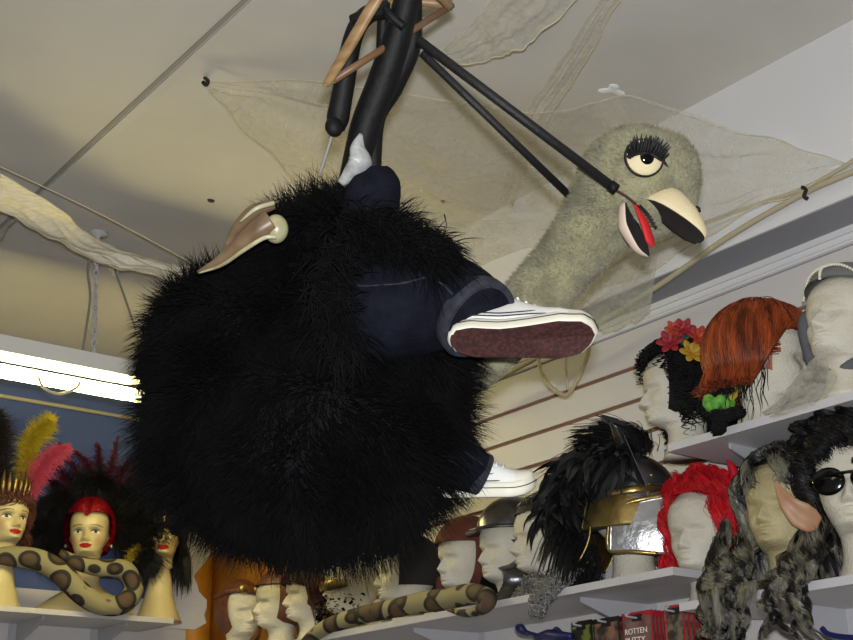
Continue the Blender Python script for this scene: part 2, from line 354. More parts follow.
# sneakers
def sneaker(heel, xa, za, L, name='sneaker'):
    M = np.stack([xa, np.cross(za, xa), za], 1)
    e = empty(name, heel); e.parent = ost; e.location = tuple(np.array(heel)-np.array(ost.location))
    n = 60; a = np.linspace(0, 2*np.pi, n, endpoint=False)
    t = .5-.5*np.cos(a); side = np.sign(np.sin(a))
    hw = np.interp(t, [0, .04, .15, .35, .55, .75, .9, .97, 1], [0, .024, .033, .031, .036, .042, .036, .02, 0])*L/.25
    hw = np.where(t < .02, np.sqrt(t/.02)*.018*L/.25, hw)
    O = np.stack([t*L, side*hw+.004*np.sin(t*5), np.zeros(n)], 1)
    c = O.mean(0)
    def ring(k, z, o=O): r = c+(o-c)*k; r = r.copy(); r[:, 2] = z; return r
    toes = .012*np.clip((t-.75)/.25, 0, 1)**2      # toe spring
    def R_(k, z): r = ring(k, z); r[:, 2] += toes; return r
    sole = loft(np.stack([R_(.965, -.001), R_(.985, 0.0)]), True)
    obj('outsole', sole.rot(M).move(heel), M_sole, e, smooth=False)
    obj('sidewall', loft(np.stack([R_(.985, 0), R_(1.02, .003), R_(1.03, .010), R_(1.01, .022), R_(.95, .026)]), True).rot(M).move(heel), M_rubber, e)
    m = 34; x = np.linspace(.015, .985, m); hz = np.interp(x, [0, .1, .25, .4, .5, .65, .8, .93, 1], [.085, .105, .105, .095, .075, .05, .036, .028, .018])*L/.25
    hwx = np.interp(x, [0, .04, .15, .35, .55, .75, .9, .97, 1], [.01, .024, .033, .031, .036, .042, .036, .022, .008])*.95*L/.25
    b = np.linspace(0, np.pi, 22); pw = np.interp(x, [0, .4, 1], [.55, .75, 1.0])
    rings = np.stack([np.stack([np.full(22, xx*L), -np.cos(b)*h_*np.abs(np.cos(b))**(p_-1+.001)+.004*math.sin(xx*5), .02+np.sin(b)**.8*z_], 1) for xx, h_, z_, p_ in zip(x, hwx, hz, pw)])
    up = loft(rings, True); up.V[:, 2] += .010*np.clip((up.V[:, 0]/L-.75)/.25, 0, 1)**2
    toe = up.V[up.Q].mean(1)[:, 0] > .8*L; up.mq[toe] = 1
    obj('upper', up.rot(M).move(heel), [M_canvas, M_rubber], e)
    for sg in (1, -1):
        for z0 in (.028, .040):
            pth = np.array([[xx*L, sg*(np.interp(xx*L, [0, L*.15, L*.35, L*.55, L*.78], [.02, .033, .031, .036, .038])*L/.25-(z0-.028)*.3), z0] for xx in np.linspace(.12, .72, 12)])
            obj('stripe', tube(pth@M.T+heel, .0011, 24, 5), M_stitch, e)
    st = R_(1.035, .016); obj('foxing_stitch', tube(np.vstack([st, st[:1]])@M.T+heel, .0009, 90, 5, sm=True), M_stitch, e)
    for k in range(5):
        xx = .46+.06*k; z0 = np.interp(xx, x, hz)+.021
        obj('lace', tube(np.array([[xx*L, -.016, z0-.006], [xx*L+.003, 0, z0+.002], [xx*L, .016, z0-.006]])@M.T+heel, .0022, 10, 6), M_canvas, e)
    return e
ph = math.radians(52)
sneaker(atd(449, 341, 2.05), nz(IR-.0*IU-.10*IF), nz(np.cross(nz(IR-.10*IF), nz(-IU*math.sin(ph)+IF*math.cos(ph)))*0+IU*math.cos(ph)+IF*math.sin(ph)+.10*IR*math.sin(ph)), .232)
ph = math.radians(6)
sneaker(atd(428, 498, 2.27), nz(IR+.02*IU), nz(IU*math.cos(ph)-IF*math.sin(-ph)-.02*IR), .186)
# neck and head: one plush skin
NP = [atd(395, 392, 2.36), atd(440, 380, 2.36), atd(487, 350, 2.36), atd(530, 304, 2.36), atd(567, 262, 2.36), atd(596, 225, 2.36), atd(612, 198, 2.36)]; NR = np.array([28, 29, 30, 31, 32, 38, 42])*PX
g = tube(NP, NR, 40, 32)
g = g+ell(atd(638, 184, 2.36), np.array([61, 56, 59])*PX, 48, 32, FR)+ell(atd(664, 176, 2.36), np.array([36, 40, 44])*PX, 40, 28, FR)+ell(atd(612, 203, 2.36), np.array([41, 44, 46])*PX, 40, 28, FR)
g = g+ell(atd(672, 200, 2.36), np.array([26, 34, 26])*PX, 40, 28, FR)
neck = obj('plush_head_and_neck', g, M_plush, ost)
md = neck.modifiers.new('merge', 'REMESH'); md.mode = 'VOXEL'; md.voxel_size = .006; md.use_smooth_shade = True
md = neck.modifiers.new('smooth', 'SMOOTH'); md.factor = .6; md.iterations = 8
# short plush pile
def pile(P, r, n, seed):
    rs = np.random.RandomState(seed); Q = smoothpath(P, 200); rr = np.interp(np.linspace(0, 1, 200), np.linspace(0, 1, len(r)), r); i = rs.randint(0, 200, n)
    T, N, Bn = frames(Q); a = rs.rand(n)*2*np.pi; d = np.cos(a)[:, None]*N[i]+np.sin(a)[:, None]*Bn[i]; return Q[i]+d*rr[i][:, None]*.985, d
p1, d1_ = pile(NP, NR*.985, 22000, 1)
for c_, r_ in ((atd(638, 184, 2.36), np.array([61, 56, 59])*PX), (atd(664, 176, 2.36), np.array([36, 40, 44])*PX), (atd(612, 203, 2.36), np.array([41, 44, 46])*PX)):
    a_ = rng.normal(size=(12000, 3)); a_ /= np.linalg.norm(a_, axis=1, keepdims=True); p1 = np.vstack([p1, c_+(a_*r_*.972)@FR.T]); d1_ = np.vstack([d1_, a_@FR.T])
s = np.linspace(0, 1, 4); dd = d1_+.5*rng.normal(size=d1_.shape)-.5*IR
obj('plush_pile', strands(p1[:, None]+dd[:, None]*(s*.0055)[None, :, None], .0005*np.array([1, 1, .8, .2]), 3), M_plush, ost)
# eye
ec = atd(644, 158, 2.36-.092); en = nz(-IF+.12*IR+.15*IU); EM = np.stack([nz(np.cross(IU, -en))*1, en, nz(np.cross(en, nz(np.cross(IU, -en))))], 1)
EM = np.stack([nz(np.cross(IF, IU)), en, IU], 1); EM[:, 0] = nz(np.cross(en, IU))*-1 if (np.cross(en, IU)@IR) < 0 else nz(np.cross(en, IU)); EM[:, 2] = nz(np.cross(EM[:, 0], en)); EM[:, 2] *= np.sign(EM[:, 2]@IU)
def epart(name, c, rx, rz, ry, m, par=ost): return obj(name, ell((0, 0, 0), (rx, ry, rz), 32, 16).rot(EM).move(ec+EM@np.array([c[0], c[2], c[1]])), m, par)
outl = epart('eye_outline', (0, 0, 0), 20*PX, 19.5*PX, .008, M_black)
eye = epart('eye', (.0, .0, .002), 18*PX, 17.8*PX, .010, M_felt)
epart('pupil', (.002, -.001, .009), 7.5*PX, 8*PX, .006, M_gloss)
# heavy upper lid with lashes
g = G()
for k in range(44):
    t = k/43; x0 = (-17+34*t)*PX; z0 = (3+7*math.sin(t*math.pi)-2*t-(k % 3)*3)*PX
    l = (6.5+5.5*math.sin(t*math.pi)+2*math.sin(k*2.3))*PX; an = math.radians(118-80*t+9*math.sin(k*1.7))
    pts = [(x0, .011, z0), (x0+l*.5*math.cos(an), .020, z0+l*.5*math.sin(an)), (x0+l*math.cos(an), .026, z0+l*math.sin(an))]
    g = g+tube(np.array(pts)@EM.T+ec, [.0026, .0022, .0004], 6, 5)
for t, l in ((1.0, 8), (.94, 7), (.9, 6)):
    x0 = (-17+34*t)*PX; g = g+tube(np.array([(x0-.004, .012, 0), (x0+.002, .018, -l*PX), (x0+.006, .02, -l*PX*1.5)])@EM.T+ec, [.002, .0015, .0004], 6, 5)
g = g+tube(np.array([((-18+36*t)*PX, .011, (-1+6*math.sin(t*math.pi)-4*t)*PX) for t in np.linspace(0, 1, 9)])@EM.T+ec, .0035, 20, 6)
obj('eyelashes', g, M_black, ost)
# beak
def halfcone(P, hw, hh, nrm, m_top, m_flat, name, k=18):
    Q = smoothpath(P, k); hw = np.interp(np.linspace(0, 1, k), np.linspace(0, 1, len(hw)), hw); hh = np.interp(np.linspace(0, 1, k), np.linspace(0, 1, len(hh)), hh)
    T = np.gradient(Q, axis=0); T /= np.linalg.norm(T, axis=1, keepdims=True); rings = []
    for q, t, a, b in zip(Q, T, hw, hh):
        n = nz(nrm-t*(nrm@t)); wv = np.cross(t, n); th = np.linspace(0, np.pi, 17)
        up = [q+wv*a*math.cos(x)-n*b*math.sin(x) for x in th]; fl = [q+wv*a*(-1+2*(j+1)/8)*.98-n*b*.06*math.sin((j+1)/8*math.pi) for j in range(7)]
        rings.append(up+fl)
    rings = np.array(rings); o = loft(rings, True); n_, m_ = rings.shape[:2]
    seg = np.tile(np.arange(m_), n_-1); o.mq[(seg >= 16)] = 1
    return obj(name, o, [m_top, m_flat], ost)
ub = [atd(637, 204, 2.31), atd(660, 213, 2.27), atd(684, 229, 2.25), atd(698, 238, 2.245), atd(702, 242, 2.245)]
halfcone(ub, np.array([10, 18, 19, 13, 4])*PX, np.array([24, 31, 23, 13, 4])*PX, nz(-IU*.78-IR*.52-IF*.36), M_felt, M_mouth, 'upper_beak')
lb = [atd(628, 203, 2.27), atd(633, 224, 2.262), atd(643, 246, 2.255), atd(649, 256, 2.252)]
halfcone(lb, np.array([7, 15, 12, 2])*PX, np.array([9, 15, 10, 2])*PX, nz(IR*.75-IF*.5+IU*.1), M_felt2, M_mouth, 'lower_beak')
g = tube([atd(634, 203, 2.252), atd(644, 222, 2.235), atd(650, 240, 2.23), atd(654, 246, 2.23)], np.array([2, 6, 6.5, 2])*PX, 24, 14, flat=.45)
obj('tongue', g, M_red, ost)
g = tube([atd(640, 205, 2.235), atd(648, 214, 2.222), atd(656, 228, 2.22)], .0016, 18, 6)
for k in range(8):
    q = smoothpath([atd(640, 205, 2.235), atd(648, 214, 2.222), atd(656, 228, 2.22)], 9)[k]; g = g+tube([q-IR*.006, q+IR*.006-IU*.004], .001, 3, 5, sm=False)
obj('mouth_stitching', g, M_black, ost)
obj('beak_knot', tube([atd(693, 212, 2.27), atd(697, 207, 2.26), atd(700, 211, 2.255), atd(694, 211, 2.25)], .0022, 16, 6), M_black, ost)
# bird legs folded up (black padded tubes), wire, plastic wrap
obj('bird_leg', tube([atd(390, 8, 2.22), atd(366, 16, 2.22), atd(353, 38, 2.22), atd(345, 80, 2.22), atd(338, 118, 2.22), atd(337, 131, 2.22)], np.array([8, 9, 9, 10, 11, 7])*PX, 40, 18), M_leather, ost)
obj('leg_knuckle', ell(atd(334, 127, 2.2), (.016, .014, .018), 20, 12), M_leather, ost)
obj('leg_wire', tube([atd(333, 132, 2.2), atd(326, 155, 2.2), atd(319, 176, 2.2)], .0032, 10, 8), M_wire, ost)
obj('bird_leg', tube([atd(414, -30, 2.24), atd(402, 20, 2.24), atd(385, 75, 2.24), atd(366, 125, 2.24), atd(352, 180, 2.24)], np.array([13, 13, 15, 15, 13])*PX, 40, 18), M_leather, ost)
obj('bird_leg', tube([atd(412, -30, 2.29), atd(413, 20, 2.29), atd(410, 50, 2.29), atd(392, 88, 2.29), atd(376, 120, 2.29), atd(372, 175, 2.29)], np.array([9, 9, 10, 11, 9, 9])*PX, 40, 18), M_leather, ost)
obj('bird_leg', tube([atd(384, 2, 2.27), atd(383, 25, 2.27), atd(382, 50, 2.27)], 6*PX, 12, 14), M_leather, ost)
obj('leg_strap', tube([atd(384, 8, 2.21), atd(392, 17, 2.2), atd(404, 27, 2.2)], .008, 12, 10), M_leather, ost)
obj('leg_strap', tube([atd(352, 20, 2.2), atd(366, 14, 2.19), atd(382, 12, 2.2)], .009, 12, 10), M_leather, ost)
g = tube([atd(372, 172, 2.2), atd(358, 168, 2.19), atd(350, 178, 2.19), atd(340, 184, 2.19)], np.array([5, 11, 8, 3])*PX, 24, 14)
g = tube([atd(361, 134, 2.2), atd(358, 148, 2.19), atd(360, 162, 2.18), atd(350, 174, 2.18), atd(341, 184, 2.18)], np.array([2, 8, 13, 8, 4])*PX, 28, 16, flat=.7)
obj('plastic_wrap', g, M_tape, ost)
for a, b, r in (((418, 40, 2.2), (614, 188, 2.23), 4.7), ((422, 53, 2.24), (582, 208, 2.36), 4.1)):
    rod = obj('rein_rod', tube([atd(*a), atd(*b)], r*PX, 2, 18), M_foamrod, ost)
    obj('rod_ferrule', tube([atd(*b)-(atd(*b)-atd(*a))*.02, atd(*b)+(atd(*b)-atd(*a))*.012], (r+1)*PX, 2, 14), M_leather, rod)
obj('rein_cord', tube([atd(616, 190, 2.23), atd(626, 196, 2.23), atd(636, 204, 2.235)], .0022, 10, 6), mat('dark_red_cord', (60, 34, 34), .7), ost)
obj('peg', tube([atd(473, 372, 2.28), atd(474, 392, 2.28)], .010, 3, 12), M_wire, ost)
# ------------------------------------------------------------------ coat hanger above, seen from below
hg = empty('coat_hanger', atd(392, -30, 2.15), 0, 'wooden coat hanger above the black legs of the ostrich costume', 'coat hanger')
def bar(name, a, b, w0, w1, m, par):
    return obj(name, tube([a, b], [w0, w1], 8, 14, flat=.55), m, par)
obj('shoulder_arm', tube([atd(404, -40, 2.12), atd(375, 2, 2.12), atd(350, 45, 2.13), atd(329, 80, 2.15), atd(324, 86, 2.15)], np.array([5, 6.5, 6.5, 5, 2])*PX, 24, 14, flat=.7), M_wood, hg)
obj('shoulder_arm', tube([atd(404, -40, 2.12), atd(430, -14, 2.2), atd(450, 6, 2.3)], np.array([6, 6, 5])*PX, 20, 14, flat=.7), M_wood, hg)
obj('trouser_bar', tube([atd(334, 80, 2.16), atd(452, 5, 2.33)], 3.6*PX, 4, 12), mat('dark_wood', (112, 82, 54), .45), hg)
obj('trouser_bar', tube([atd(385, -2, 2.34), atd(452, 5, 2.33)], 5*PX, 4, 12), M_wood, hg)
obj('hook', tube([atd(404, -40, 2.12), atd(404, -60, 2.12), atd(404, -60, 2.12)+np.array([0, 0, .08]), np.append(atd(404, -60, 2.12)[:2], H)], .003, 20, 8), M_wire, hg)
# ------------------------------------------------------------------ curved horn lying on the fur
hn = empty('curved_horn', atd(245, 250, 2.1), 0, 'curved brown and cream horn lying on the black fur', 'horn')
M_horn = mat('horn_brown', (88, 66, 48), .4, c2=(128, 106, 78), scale=16, coat=.3); M_bone = mat('horn_cream', (180, 178, 144), .35, c2=(140, 132, 98), scale=20, coat=.3)
obj('outer_curve', tube([atd(198, 272, 2.12), atd(218, 262, 2.1), atd(238, 246, 2.08), atd(258, 231, 2.07), atd(272, 222, 2.07)], np.array([1.5, 4.5, 7, 10, 11])*PX, 30, 16), M_horn, hn)
obj('rounded_end', ell(atd(276, 229, 2.07), np.array([11, 9, 13])*PX, 24, 16, FR), M_bone, hn)
obj('pale_edge', tube([atd(199, 273, 2.10), atd(222, 265, 2.08), atd(244, 250, 2.06), atd(264, 238, 2.05), atd(276, 237, 2.05)], np.array([.8, 1.6, 2, 2, 2])*PX, 30, 10), M_bone, hn)
obj('upper_curve', tube([atd(226, 246, 2.15), atd(238, 228, 2.14), atd(254, 212, 2.13), atd(274, 204, 2.13)], np.array([2, 6, 7, 5])*PX, 24, 14), M_horn, hn)
obj('upper_edge', tube([atd(240, 222, 2.11), atd(256, 209, 2.10), atd(274, 203, 2.11)], np.array([1, 2.2, 2.2])*PX, 20, 10), M_bone, hn)
# ------------------------------------------------------------------ hanging tube light
fx = empty('tube_light', (1.55, 3.5, 2.72), 0, 'long fluorescent batten light hanging on chains in front of the blue wall', 'ceiling light')
obj('housing', box((.93, 3.455, 2.766), (2.17, 3.545, 2.815)), mat('white_enamel', (214, 214, 210), .4), fx, smooth=False)
M_tube = emis('tube_glow', (255, 238, 164), TUBE_E)
for y in (3.5,):
    obj('fluorescent_tube', tube([(.955, y, 2.722), (2.145, y, 2.722)], .020, 2, 20), M_tube, fx)
for x in (.945, 2.155): obj('lamp_holder', box((x-.012, 3.47, 2.698), (x+.012, 3.53, 2.766)), mat('white_enamel', (214, 214, 210), .4), fx, smooth=False)
c = ony(60, 378, 3.46)
obj('pull_wire', tube([ony(38, 376, 3.44), ony(44, 388, 3.44), ony(60, 394, 3.44), ony(76, 388, 3.44), ony(80, 382, 3.44)], .0045, 24, 8), M_cord, fx)
def chain(p0, p1, parent, n):
    p0, p1 = np.array(p0), np.array(p1); g = G(); a = np.linspace(0, 2*np.pi, 9)
    for k in range(n):
        c = p0+(p1-p0)*(k+.5)/n; h = np.linalg.norm(p1-p0)/n*.68; o = (k % 2)*math.pi/2
        g = g+tube(np.array([c+np.array([.0075*math.cos(o)*math.sin(t), .0075*math.sin(o)*math.sin(t), h*math.cos(t)]) for t in a]), .003, 14, 5)
    return obj('chain', g, mat('grey_steel', (196, 196, 200), .4, .2), parent)
hk = onz(98, 233, H); ch0 = (1.46, 3.5, 2.815)
chain(ch0, (hk[0], hk[1], H-.03), fx, 20)
chain((2.05, 3.5, 2.815), (2.05, 3.5, H-.01), fx, 20)
obj('ceiling_hook', lathe([(.001, 0), (.03, 0), (.03, -.008), (.008, -.014), (.006, -.03), (.001, -.032)], 20).move((hk[0], hk[1], H)), mat('hook_white', (190, 190, 190), .4), fx)
obj('power_cord', tube([(1.42, 3.49, 2.815), ony(90, 300, 3.49), ony(88, 270, 3.49), ony(93, 240, 3.49)], .004, 30, 8), M_wire, fx)
tag(obj('loose_wire', tube([ony(136, 330, 3.6), ony(124, 295, 3.6), ony(116, 272, 3.6), ony(110, 240, 3.6)], .0035, 24, 8), M_wire), 'thin grey wire hanging from the ceiling to the right of the light chain', 'wire')
tag(obj('loose_wire', tube([ony(-5, 250, 3.3), ony(6, 228, 3.3), ony(16, 218, 3.3), ony(20, 200, 3.3)], .003, 20, 8), M_wire), 'thin grey wire beside the stretched web at the left edge', 'wire')
# ------------------------------------------------------------------ stretched cobweb gauze
M_g1 = gauze('web_gauze', (228, 222, 204), .30, (1.2, 1.2, 1.2), 6)
M_g2 = gauze('web_gauze_dense', (228, 223, 206), .42, (2, 2, 2), 7)
M_hem = mat('gauze_hem', (206, 196, 164), .9)
M_g3 = mat('thick_web_cotton', (248, 242, 222), .9, c2=(232, 224, 196), scale=30, bump=.6, bscale=40, stretch=(1, 5, 1))
def sheet(name, A, Bc, m, lab, nu=70, nv=30, amp=.012, hem=.003, rag=.01, z0=None, seed=0, cat='cobweb'):
    rs = np.random.RandomState(seed); A = smoothpath(A, nu); Bc = smoothpath(Bc, nu)
    t = np.linspace(0, 1, nu); rg = sum(np.sin(t*f+rs.rand()*6)/1.6 for f in (17, 31, 57))*rag
    d = Bc-A; l = np.linalg.norm(d, axis=1, keepdims=True)+1e-6; Bc = Bc+d/l*rg[:, None]*np.minimum(1, l/.1); A = A-d/l*(rg[::-1])[:, None]*np.minimum(1, l/.1)*.6
    s = np.linspace(0, 1, nv); P = A[:, None]+(Bc-A)[:, None]*s[None, :, None]
    u, v = np.meshgrid(t, s, indexing='ij'); w_ = np.sin(np.pi*v)*(np.sin(u*21+v*7+seed)+.7*np.sin(u*9-v*13)+.5*np.sin(v*31+u*5))*amp
    P[..., 2] += w_*np.minimum(1, l/.15); P[..., 0] += w_*.3; P[..., 2] = np.minimum(P[..., 2], H-.008)
    hv = hem*.55*(.5+rs.rand(nu)); g = grid(P)+tube(P[:, -1], hv, nu, 5, sm=False).mat(1)+tube(P[:, 0], hv*.5, nu, 5, sm=False).mat(1)
    return tag(obj(name, g, [m, M_hem]), lab, cat)
sheet('cobweb', [onz(205, 82, 3.2), onz(330, 82, 3.18), onz(440, 100, 3.12), onz(530, 112, 3.08), onz(575, 108, 3.1), onz(618, 97, 3.12), onz(700, 118, 3.05), onz(780, 141, 2.99), onx(846, 163, 2.34)],
      [onz(204, 84, 3.2), onz(240, 125, 3.17), onz(300, 185, 3.13), onz(400, 270, 3.08), onz(510, 305, 3.03), onx(600, 290, 2.33), onx(690, 245, 2.33), onx(770, 205, 2.33), onx(847, 166, 2.34)], M_g1, 'widest sheet of stretched cream cobweb gauze behind the plush head', 120, 60, amp=.012, seed=1)
sheet('cobweb', [onz(425, 62, 3.15), onz(470, 25, 3.17), onz(520, -30, 3.18)], [onz(440, 66, 3.15), onz(468, 64, 3.14), onz(500, 56, 3.13), onz(517, 50, 3.12), onz(545, 30, 3.14), onz(605, -25, 3.18)], M_g2, 'cobweb gauze flap at the top edge right of the coat hanger', amp=.007, seed=2, rag=.004)
sheet('cobweb', [onz(618, -25, 3.19), onz(590, 15, 3.18), onz(568, 50, 3.17), onz(544, 85, 3.16), onz(524, 120, 3.14), onz(500, 200, 3.1)], [onz(640, -25, 3.19), onz(610, 15, 3.18), onz(590, 55, 3.17), onz(564, 95, 3.16), onz(545, 125, 3.14), onz(512, 205, 3.1)], M_g2, 'narrow cobweb strip running down from the top edge above the plush head', amp=.005, seed=3, rag=.003)
sheet('cobweb', [onx(545, 275, 2.2), onx(590, 262, 2.22), onx(630, 250, 2.24), onx(660, 240, 2.26)], [onx(500, 345, 2.2), onx(560, 335, 2.22), onx(600, 332, 2.24), onx(650, 312, 2.26)], gauze('web_tuft', (206, 204, 188), .38, (2, 2, 2), 8), 'fluffy cobweb tuft hanging below the grey plush neck', amp=.012, seed=4, rag=.008, hem=.0015)
A_ = [onz(-30, 156, 3.09), onz(50, 203, 3.09), onz(100, 241, 3.09), onz(150, 259, 3.09), onz(220, 272, 3.09)]
B_ = [onz(-30, 190, 3.09), onz(20, 222, 3.09), onz(62, 243, 3.09), onz(106, 266, 3.09), onz(150, 274, 3.09), onz(210, 304, 3.09)]
sheet('cobweb', A_, B_, M_g3, 'thick twisted cream cobweb stretched across the ceiling at the left edge', amp=.012, hem=.004, seed=5, rag=.008)
obj('web_string', tube([onz(-10, 162, 3.16), onz(100, 214, 3.14), onz(205, 270, 3.10)], .0022, 30, 6), M_cord, label='thin cream string above the thick twisted cobweb', cat='string')
sheet('cobweb', [onz(106, 262, 3.19), onz(112, 262, 3.19), onz(120, 263, 3.19)], [onz(112, 274, 3.18), onz(115, 278, 3.18), onz(118, 274, 3.18)], M_g3, 'little ragged scrap of cobweb under the thick twisted one', 16, 8, amp=.004, hem=.001, rag=.004)
for k, pts in enumerate(([(538, 352), (541, 372), (552, 388), (566, 395), (575, 384), (586, 360), (590, 342)], [(566, 350), (566, 368), (568, 390)])):
    obj('web_loop', tube([onx(x, y, 2.3) for x, y in pts], .006 if k == 0 else .0035, 40, 8), gauze('web_loop', (214, 204, 170), .7), label=['cream web cord hanging in a loop below the sneaker sole', 'short straight web thread inside the hanging loop'][k], cat='cord')
# cables along the bulkhead and their clip
M_cable = mat('ochre_cable', (178, 168, 140), .6)
obj('cable', tube([onx(862, 168, 2.33), onx(838, 178, 2.33), onx(803, 194, 2.335), onx(730, 236, 2.335), onx(655, 288, 2.34), onx(560, 345, 2.34), onx(430, 415, 2.34)], .0075, 60, 10), M_cable, label='thicker cable sagging along the white bulkhead from the black clip', cat='cable')
obj('cable', tube([onx(862, 152, 2.335), onx(845, 166, 2.335), onx(800, 190, 2.34), onx(735, 212, 2.34), onx(640, 250, 2.34), onx(560, 298, 2.34)], .005, 60, 10), M_cable, label='thinner upper cable along the white bulkhead below the gauze', cat='cable')
obj('cable_clip', tube([onx(802, 187, 2.32), onx(806, 190, 2.32), onx(804, 196, 2.315), onx(808, 199, 2.32)], .0045, 14, 8), M_black, label='small black clip holding the cable on the bulkhead', cat='clip')
obj('hook', tube([onz(205, 78, H), onz(208, 81, 3.2), onz(206, 85, 3.19), onz(203, 82, 3.2)], .005, 14, 8), M_black, label='small black hook in the ceiling at the left tip of the gauze', cat='hook')
# marks in the ceiling
for px, py, r, c, n in ((211, 200, .012, (70, 60, 50), 'ceiling_mark'), (443, 201, .008, (90, 76, 60), 'ceiling_mark')):
    p = onz(px, py, H); obj(n, lathe([(.001, 0), (r, 0), (r*.8, -.006), (.001, -.008)], 9).scale((1, .6, 1)).move(p), mat(n+str(px), c, .9), label='small dark mark on the ceiling '+('above the curved horn' if px < 300 else 'under the widest gauze'), cat='mark')
p = onz(613, 90, H)
obj('plaster_patch', G()+sum([ell((p[0]+.03*math.cos(k*2.1)*(k/7), p[1]+.022*math.sin(k*2.1)*(k/7), H), (.016, .011, .004), 14, 8) for k in range(8)], G()), mat('fresh_filler', (236, 236, 236), .6), label='rough white filler patch in the ceiling above the plush head', cat='patch')
# ------------------------------------------------------------------ heads
def headgeo(neck='foam', paint=False):
    Z = [0, .012, .04, .066, .078, .086, .094, .104, .115, .13, .15, .17, .19, .215, .24, .262, .277, .287, .29]
    XF = [.060, .056, .044, .042, .046, .072, .088, .091, .090, .089, .088, .086, .093, .093, .083, .062, .04, .018, .001]
    XB = [.062, .058, .052, .051, .052, .054, .057, .062, .068, .082, .093, .100, .104, .104, .094, .073, .049, .022, .001]
    HW = [.062, .057, .046, .045, .046, .046, .048, .053, .058, .064, .069, .072, .074, .074, .068, .054, .036, .017, .001]
    z = np.unique(np.concatenate([np.linspace(0, .08, 12), np.linspace(.08, .2, 74), np.linspace(.2, .29, 28)]))
    def ip(Y):
        y = np.interp(z, Z, Y); k = np.array([1, 2, 3, 2, 1])/9.; yp = np.pad(y, 2, 'edge'); s = np.convolve(yp, k, 'valid'); s[-4:] = y[-4:]; return s
    xf, xb, hw = ip(XF), ip(XB), ip(HW)
    n = 110; u = np.linspace(-np.pi, np.pi, n, endpoint=False); th = u-.5*np.sin(u)
    ct, st = np.cos(th), np.sin(th); f = ct > 0
    fz = ((z > .082) & (z < .24)).astype(float)[:, None]
    ex = np.where(f[None, :], 1-.22*fz, 1)*np.ones((len(z), n))
    X = np.where(f, xf[:, None], xb[:, None])*np.sign(ct)*np.abs(ct)**ex
    Y = hw[:, None]*np.sign(st)*np.abs(st)**np.where(f[None, :], .96, 1)
    Zz = np.repeat(z[:, None], n, 1); W_ = np.where(f, np.clip(ct*3, 0, 1), 0)[None, :]
    gs = lambda a, s: np.exp(-(a/s)**2); aY = np.abs(Y)
    nh = np.interp(z, [.126, .130, .137, .145, .158, .172, .182], [0, .013, .0235, .0195, .013, .006, 0])[:, None]
    nw = np.interp(z, [.126, .137, .15, .175], [.0125, .0115, .0085, .008])[:, None]
    D = nh*gs(Y, nw)+.005*gs(aY-.011, .006)*gs(Zz-.133, .006)
    D += -.0125*gs(aY-.031, .015)*gs(Zz-.166, .010)+.0062*gs(aY-.031, .011)*gs(Zz-.164, .0065)
    D += .004*gs(aY-.028, .018)*gs(Zz-.182, .006)-.004*gs(Y, .01)*gs(Zz-.172, .007)
    D += .0075*gs(Y, .019)*gs(Zz-.1165, .0042)+.0075*gs(Y, .016)*gs(Zz-.1085, .0042)-.0045*gs(Y, .021)*gs(Zz-.1125, .0016)-.003*gs(Y, .012)*gs(Zz-.1015, .004)
    D += .007*gs(Y, .016)*gs(Zz-.092, .008)+.004*gs(aY-.042, .016)*gs(Zz-.140, .014)-.003*gs(aY-.040, .012)*gs(Zz-.112, .012)
    X = X+D*W_
    # ears
    E = gs(X-(-.008), .010)*gs(Zz-.152, .017)*(np.abs(st)[None, :] > .7); Y = Y+np.sign(Y)*.009*E
    P = np.stack([X, Y, Zz], -1)
    if neck == 'long':      # display neck that flares to a foot
        zz = np.linspace(-.15, -.008, 14); r = np.interp(zz, [-.15, -.12, -.06, 0], [.088, .074, .054, .044])
        P[z < .05, :, :2] *= .80
        k0 = int((z < .02).sum()); P = P[k0:]
        P[..., 1] *= .93
        P2 = np.stack([np.stack([a*ct*1.05, a*st, np.full(n, b)], -1) for a, b in zip(r, zz)]); P = np.concatenate([P2, P]); 
    if neck == 'bust':
        zz = np.linspace(-.13, -.01, 16); w_ = np.interp(zz, [-.13, -.10, -.06, -.035, -.02, 0], [.185, .17, .115, .07, .052, .047]); d_ = np.interp(zz, [-.13, -.10, -.06, -.03, 0], [.095, .09, .07, .052, .046])
        k0 = int((z < .02).sum()); P[z < .05, :, :2] *= .88; P = P[k0:]; P[..., 1] *= .93
        P2 = np.stack([np.stack([a*ct+.01, b*st, np.full(n, c)], -1) for a, b, c in zip(d_, w_, zz)]); P = np.concatenate([P2, P])
    P = P[:-1] if True else P
    g = loft(P)
    if paint:
        V = g.V; x, y, zc = V.T; ay = np.abs(y); fr = x > .03
        c = np.tile(np.array([srgb((206, 190, 140))[:3]]), (len(V), 1))
        def put(mask, col, k=1.): m_ = (np.clip(mask, 0, 1)*k*fr)[:, None]; c[:] = c*(1-m_)+np.array(srgb(col)[:3])*m_
        put(np.exp(-((ay-.045)/.014)**2-((zc-.135)/.014)**2), (206, 140, 110), .45)
        put(np.exp(-((ay-.031)/.017)**2-((zc-.174)/.006)**2), (112, 104, 96), .75)
        lipw = .021; top = .1195+.0018*np.exp(-((ay-.006)/.005)**2)-.22*np.maximum(ay-.006, 0); bot = .1045+.30*np.maximum(ay-.004, 0)
        put(((zc < top+.001) & (zc > bot-.001) & (ay < lipw)).astype(float), (170, 22, 30))
        ex_ = (ay-.031)/.0155; ez = (zc-.1645)/.0068; e = ex_**2+ez**2
        put((e < 1).astype(float), (232, 228, 220)); put((((ay-.031)**2+(zc-.165)**2) < .0058**2).astype(float), (54, 44, 40))
        lid = np.abs(zc-(.1645+.0072*np.sqrt(np.clip(1-ex_**2, 0, 1)))) < .0019
        put((lid & (np.abs(ex_) < 1.15)).astype(float), (26, 20, 20))
